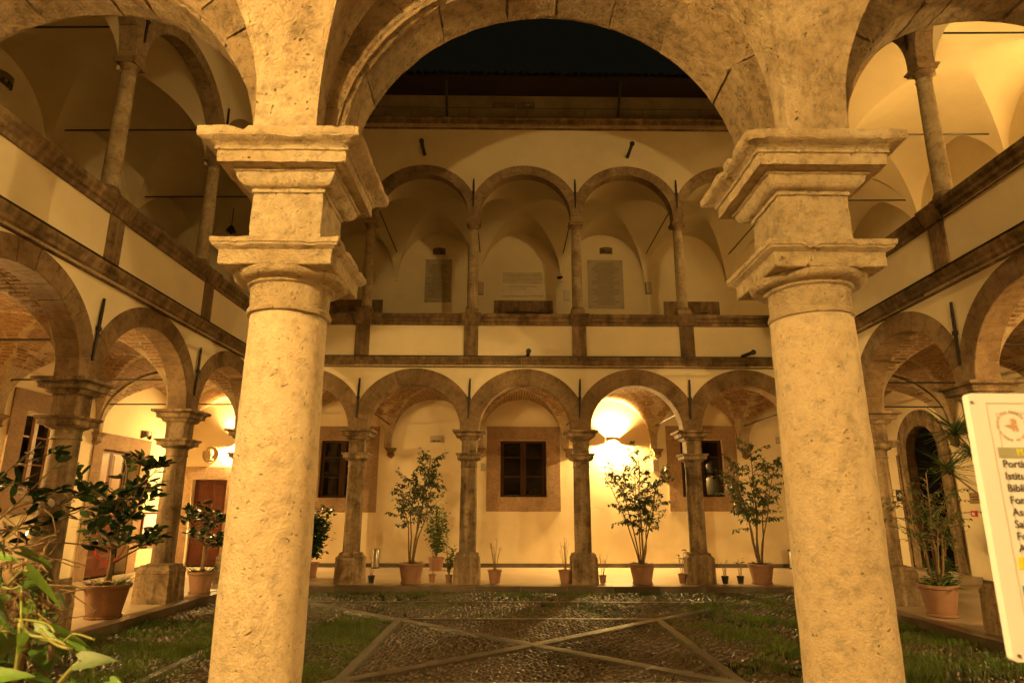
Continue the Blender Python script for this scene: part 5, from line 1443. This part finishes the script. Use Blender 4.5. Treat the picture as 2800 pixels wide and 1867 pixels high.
def big_mesh(name, V, F_arr, mat, smooth=True):
    me = bpy.data.meshes.new(name); me.vertices.add(len(V)); me.vertices.foreach_set('co', V.astype(np.float32).ravel())
    tot = sum(len(f) for f in F_arr) if isinstance(F_arr, list) else F_arr.size
    loops = []; starts = []; s_ = 0
    if isinstance(F_arr, list):
        for f in F_arr: starts.append(s_); loops.extend(f); s_ += len(f)
    else:
        k = F_arr.shape[1]; loops = F_arr.ravel(); starts = np.arange(0, F_arr.size, k)
    me.loops.add(len(loops)); me.loops.foreach_set('vertex_index', np.array(loops, dtype=np.int32))
    me.polygons.add(len(starts)); me.polygons.foreach_set('loop_start', np.array(starts, dtype=np.int32))
    me.update(calc_edges=True); me.validate()
    if smooth: me.polygons.foreach_set('use_smooth', [True]*len(me.polygons))
    me.materials.append(MATS[mat]); o = bpy.data.objects.new(name, me); COL.objects.link(o); return o
rs = ~pick; nR = int(rs.sum()); Vv = np.stack([VX[rs], VY[rs], VZ[rs]], 2).reshape(-1, 3)
q4 = np.array([f for f in bf_ if len(f) == 4]); q3 = np.array([f for f in bf_ if len(f) == 3])
tri = np.concatenate([q4[:, [0, 1, 2]], q4[:, [0, 2, 3]], q3]); Fa = (tri[None]+(np.arange(nR)*22)[:, None, None]).reshape(-1, 3)
o = big_mesh('cobbles', Vv, Fa, 'pebble'); tag(o, kind='stuff', label='rounded cobbles set in earth between the gravel strips', cat='cobbles')
# grass
def grass(name, n, dens_fn, hmin, hmax, wd, seed, mat='grass', label=''):
    rg = np.random.default_rng(seed); Q = np.stack([rg.uniform(gx0+.02, gx1-.02, n), rg.uniform(6.4, gy1-.03, n)], 1)
    d = dens_fn(Q); k = rg.random(n) < d; Q = Q[k]; d = d[k]; n = len(Q)
    a = rg.uniform(0, 2*PI, n); h = rg.uniform(hmin, hmax, n)*(.45+.75*d); lean_ = rg.uniform(.1, .7, n)*h; b_ = rg.uniform(0, 2*PI, n)
    z0 = -.13
    p0 = np.stack([Q[:, 0]-wd*np.cos(a), Q[:, 1]-wd*np.sin(a), np.full(n, z0)], 1); p1 = np.stack([Q[:, 0]+wd*np.cos(a), Q[:, 1]+wd*np.sin(a), np.full(n, z0)], 1)
    m0 = np.stack([Q[:, 0]+.35*lean_*np.cos(b_)-wd*.7*np.cos(a), Q[:, 1]+.35*lean_*np.sin(b_)-wd*.7*np.sin(a), z0+h*.6], 1); m1 = m0+np.stack([1.4*wd*np.cos(a), 1.4*wd*np.sin(a), np.zeros(n)], 1)
    t = np.stack([Q[:, 0]+lean_*np.cos(b_), Q[:, 1]+lean_*np.sin(b_), z0+h], 1)
    V = np.stack([p0, p1, m1, m0, t], 1).reshape(-1, 3); o5 = (np.arange(n)*5)[:, None]
    T = np.concatenate([np.array([[0, 1, 2]])+o5, np.array([[0, 2, 3]])+o5, np.array([[3, 2, 4]])+o5])
    o = big_mesh(name, V, T, mat, False); tag(o, kind='stuff', label=label, cat='grass')
def quad_n(Q, sc, off): # cheap value noise
    return np.array([noise.noise(Vector((x*sc, y*sc, off))) for x, y in Q])
def patch(Q):
    nz = quad_n(Q, 1.1, 8.0)*.8+quad_n(Q, 4.5, 2.0)*.5
    left = np.clip((-1.0-(Q[:, 0]))/.5, 0, 1)*np.clip((11.2-Q[:, 1])/.8, 0, 1)
    right = np.clip((Q[:, 0]-2.7)/.5, 0, 1)
    fr = np.clip((Q[:, 1]-13.2)/.8, 0, 1)*.25
    base = .34+.75*left+.70*right*(Q[:, 1] < 12.8)+fr
    inn = (np.abs(Q[:, 0]-.33) < 2.1) & (np.abs(Q[:, 1]-9.05) < 2.0)
    base = np.where(inn, .05, base)
    return np.clip(base*(.55+nz*1.5), 0, 1)
grass('grass_tufts', 230000, patch, .030, .105, .0032, 3, label='short uneven grass growing through the courtyard cobbles')
def weeds(Q):
    nz = quad_n(Q, 2.3, 30.0)
    e = np.clip((Q[:, 0]-3.2)/.6, 0, 1)*np.clip((8.8-Q[:, 1])/.8, 0, 1)
    return np.clip((e*.8+.03)*(.4+1.6*nz), 0, 1)
grass('weed_tufts', 40000, weeds, .06, .17, .007, 9, mat='bush_leaf', label='leafy weeds growing at the right side of the courtyard')
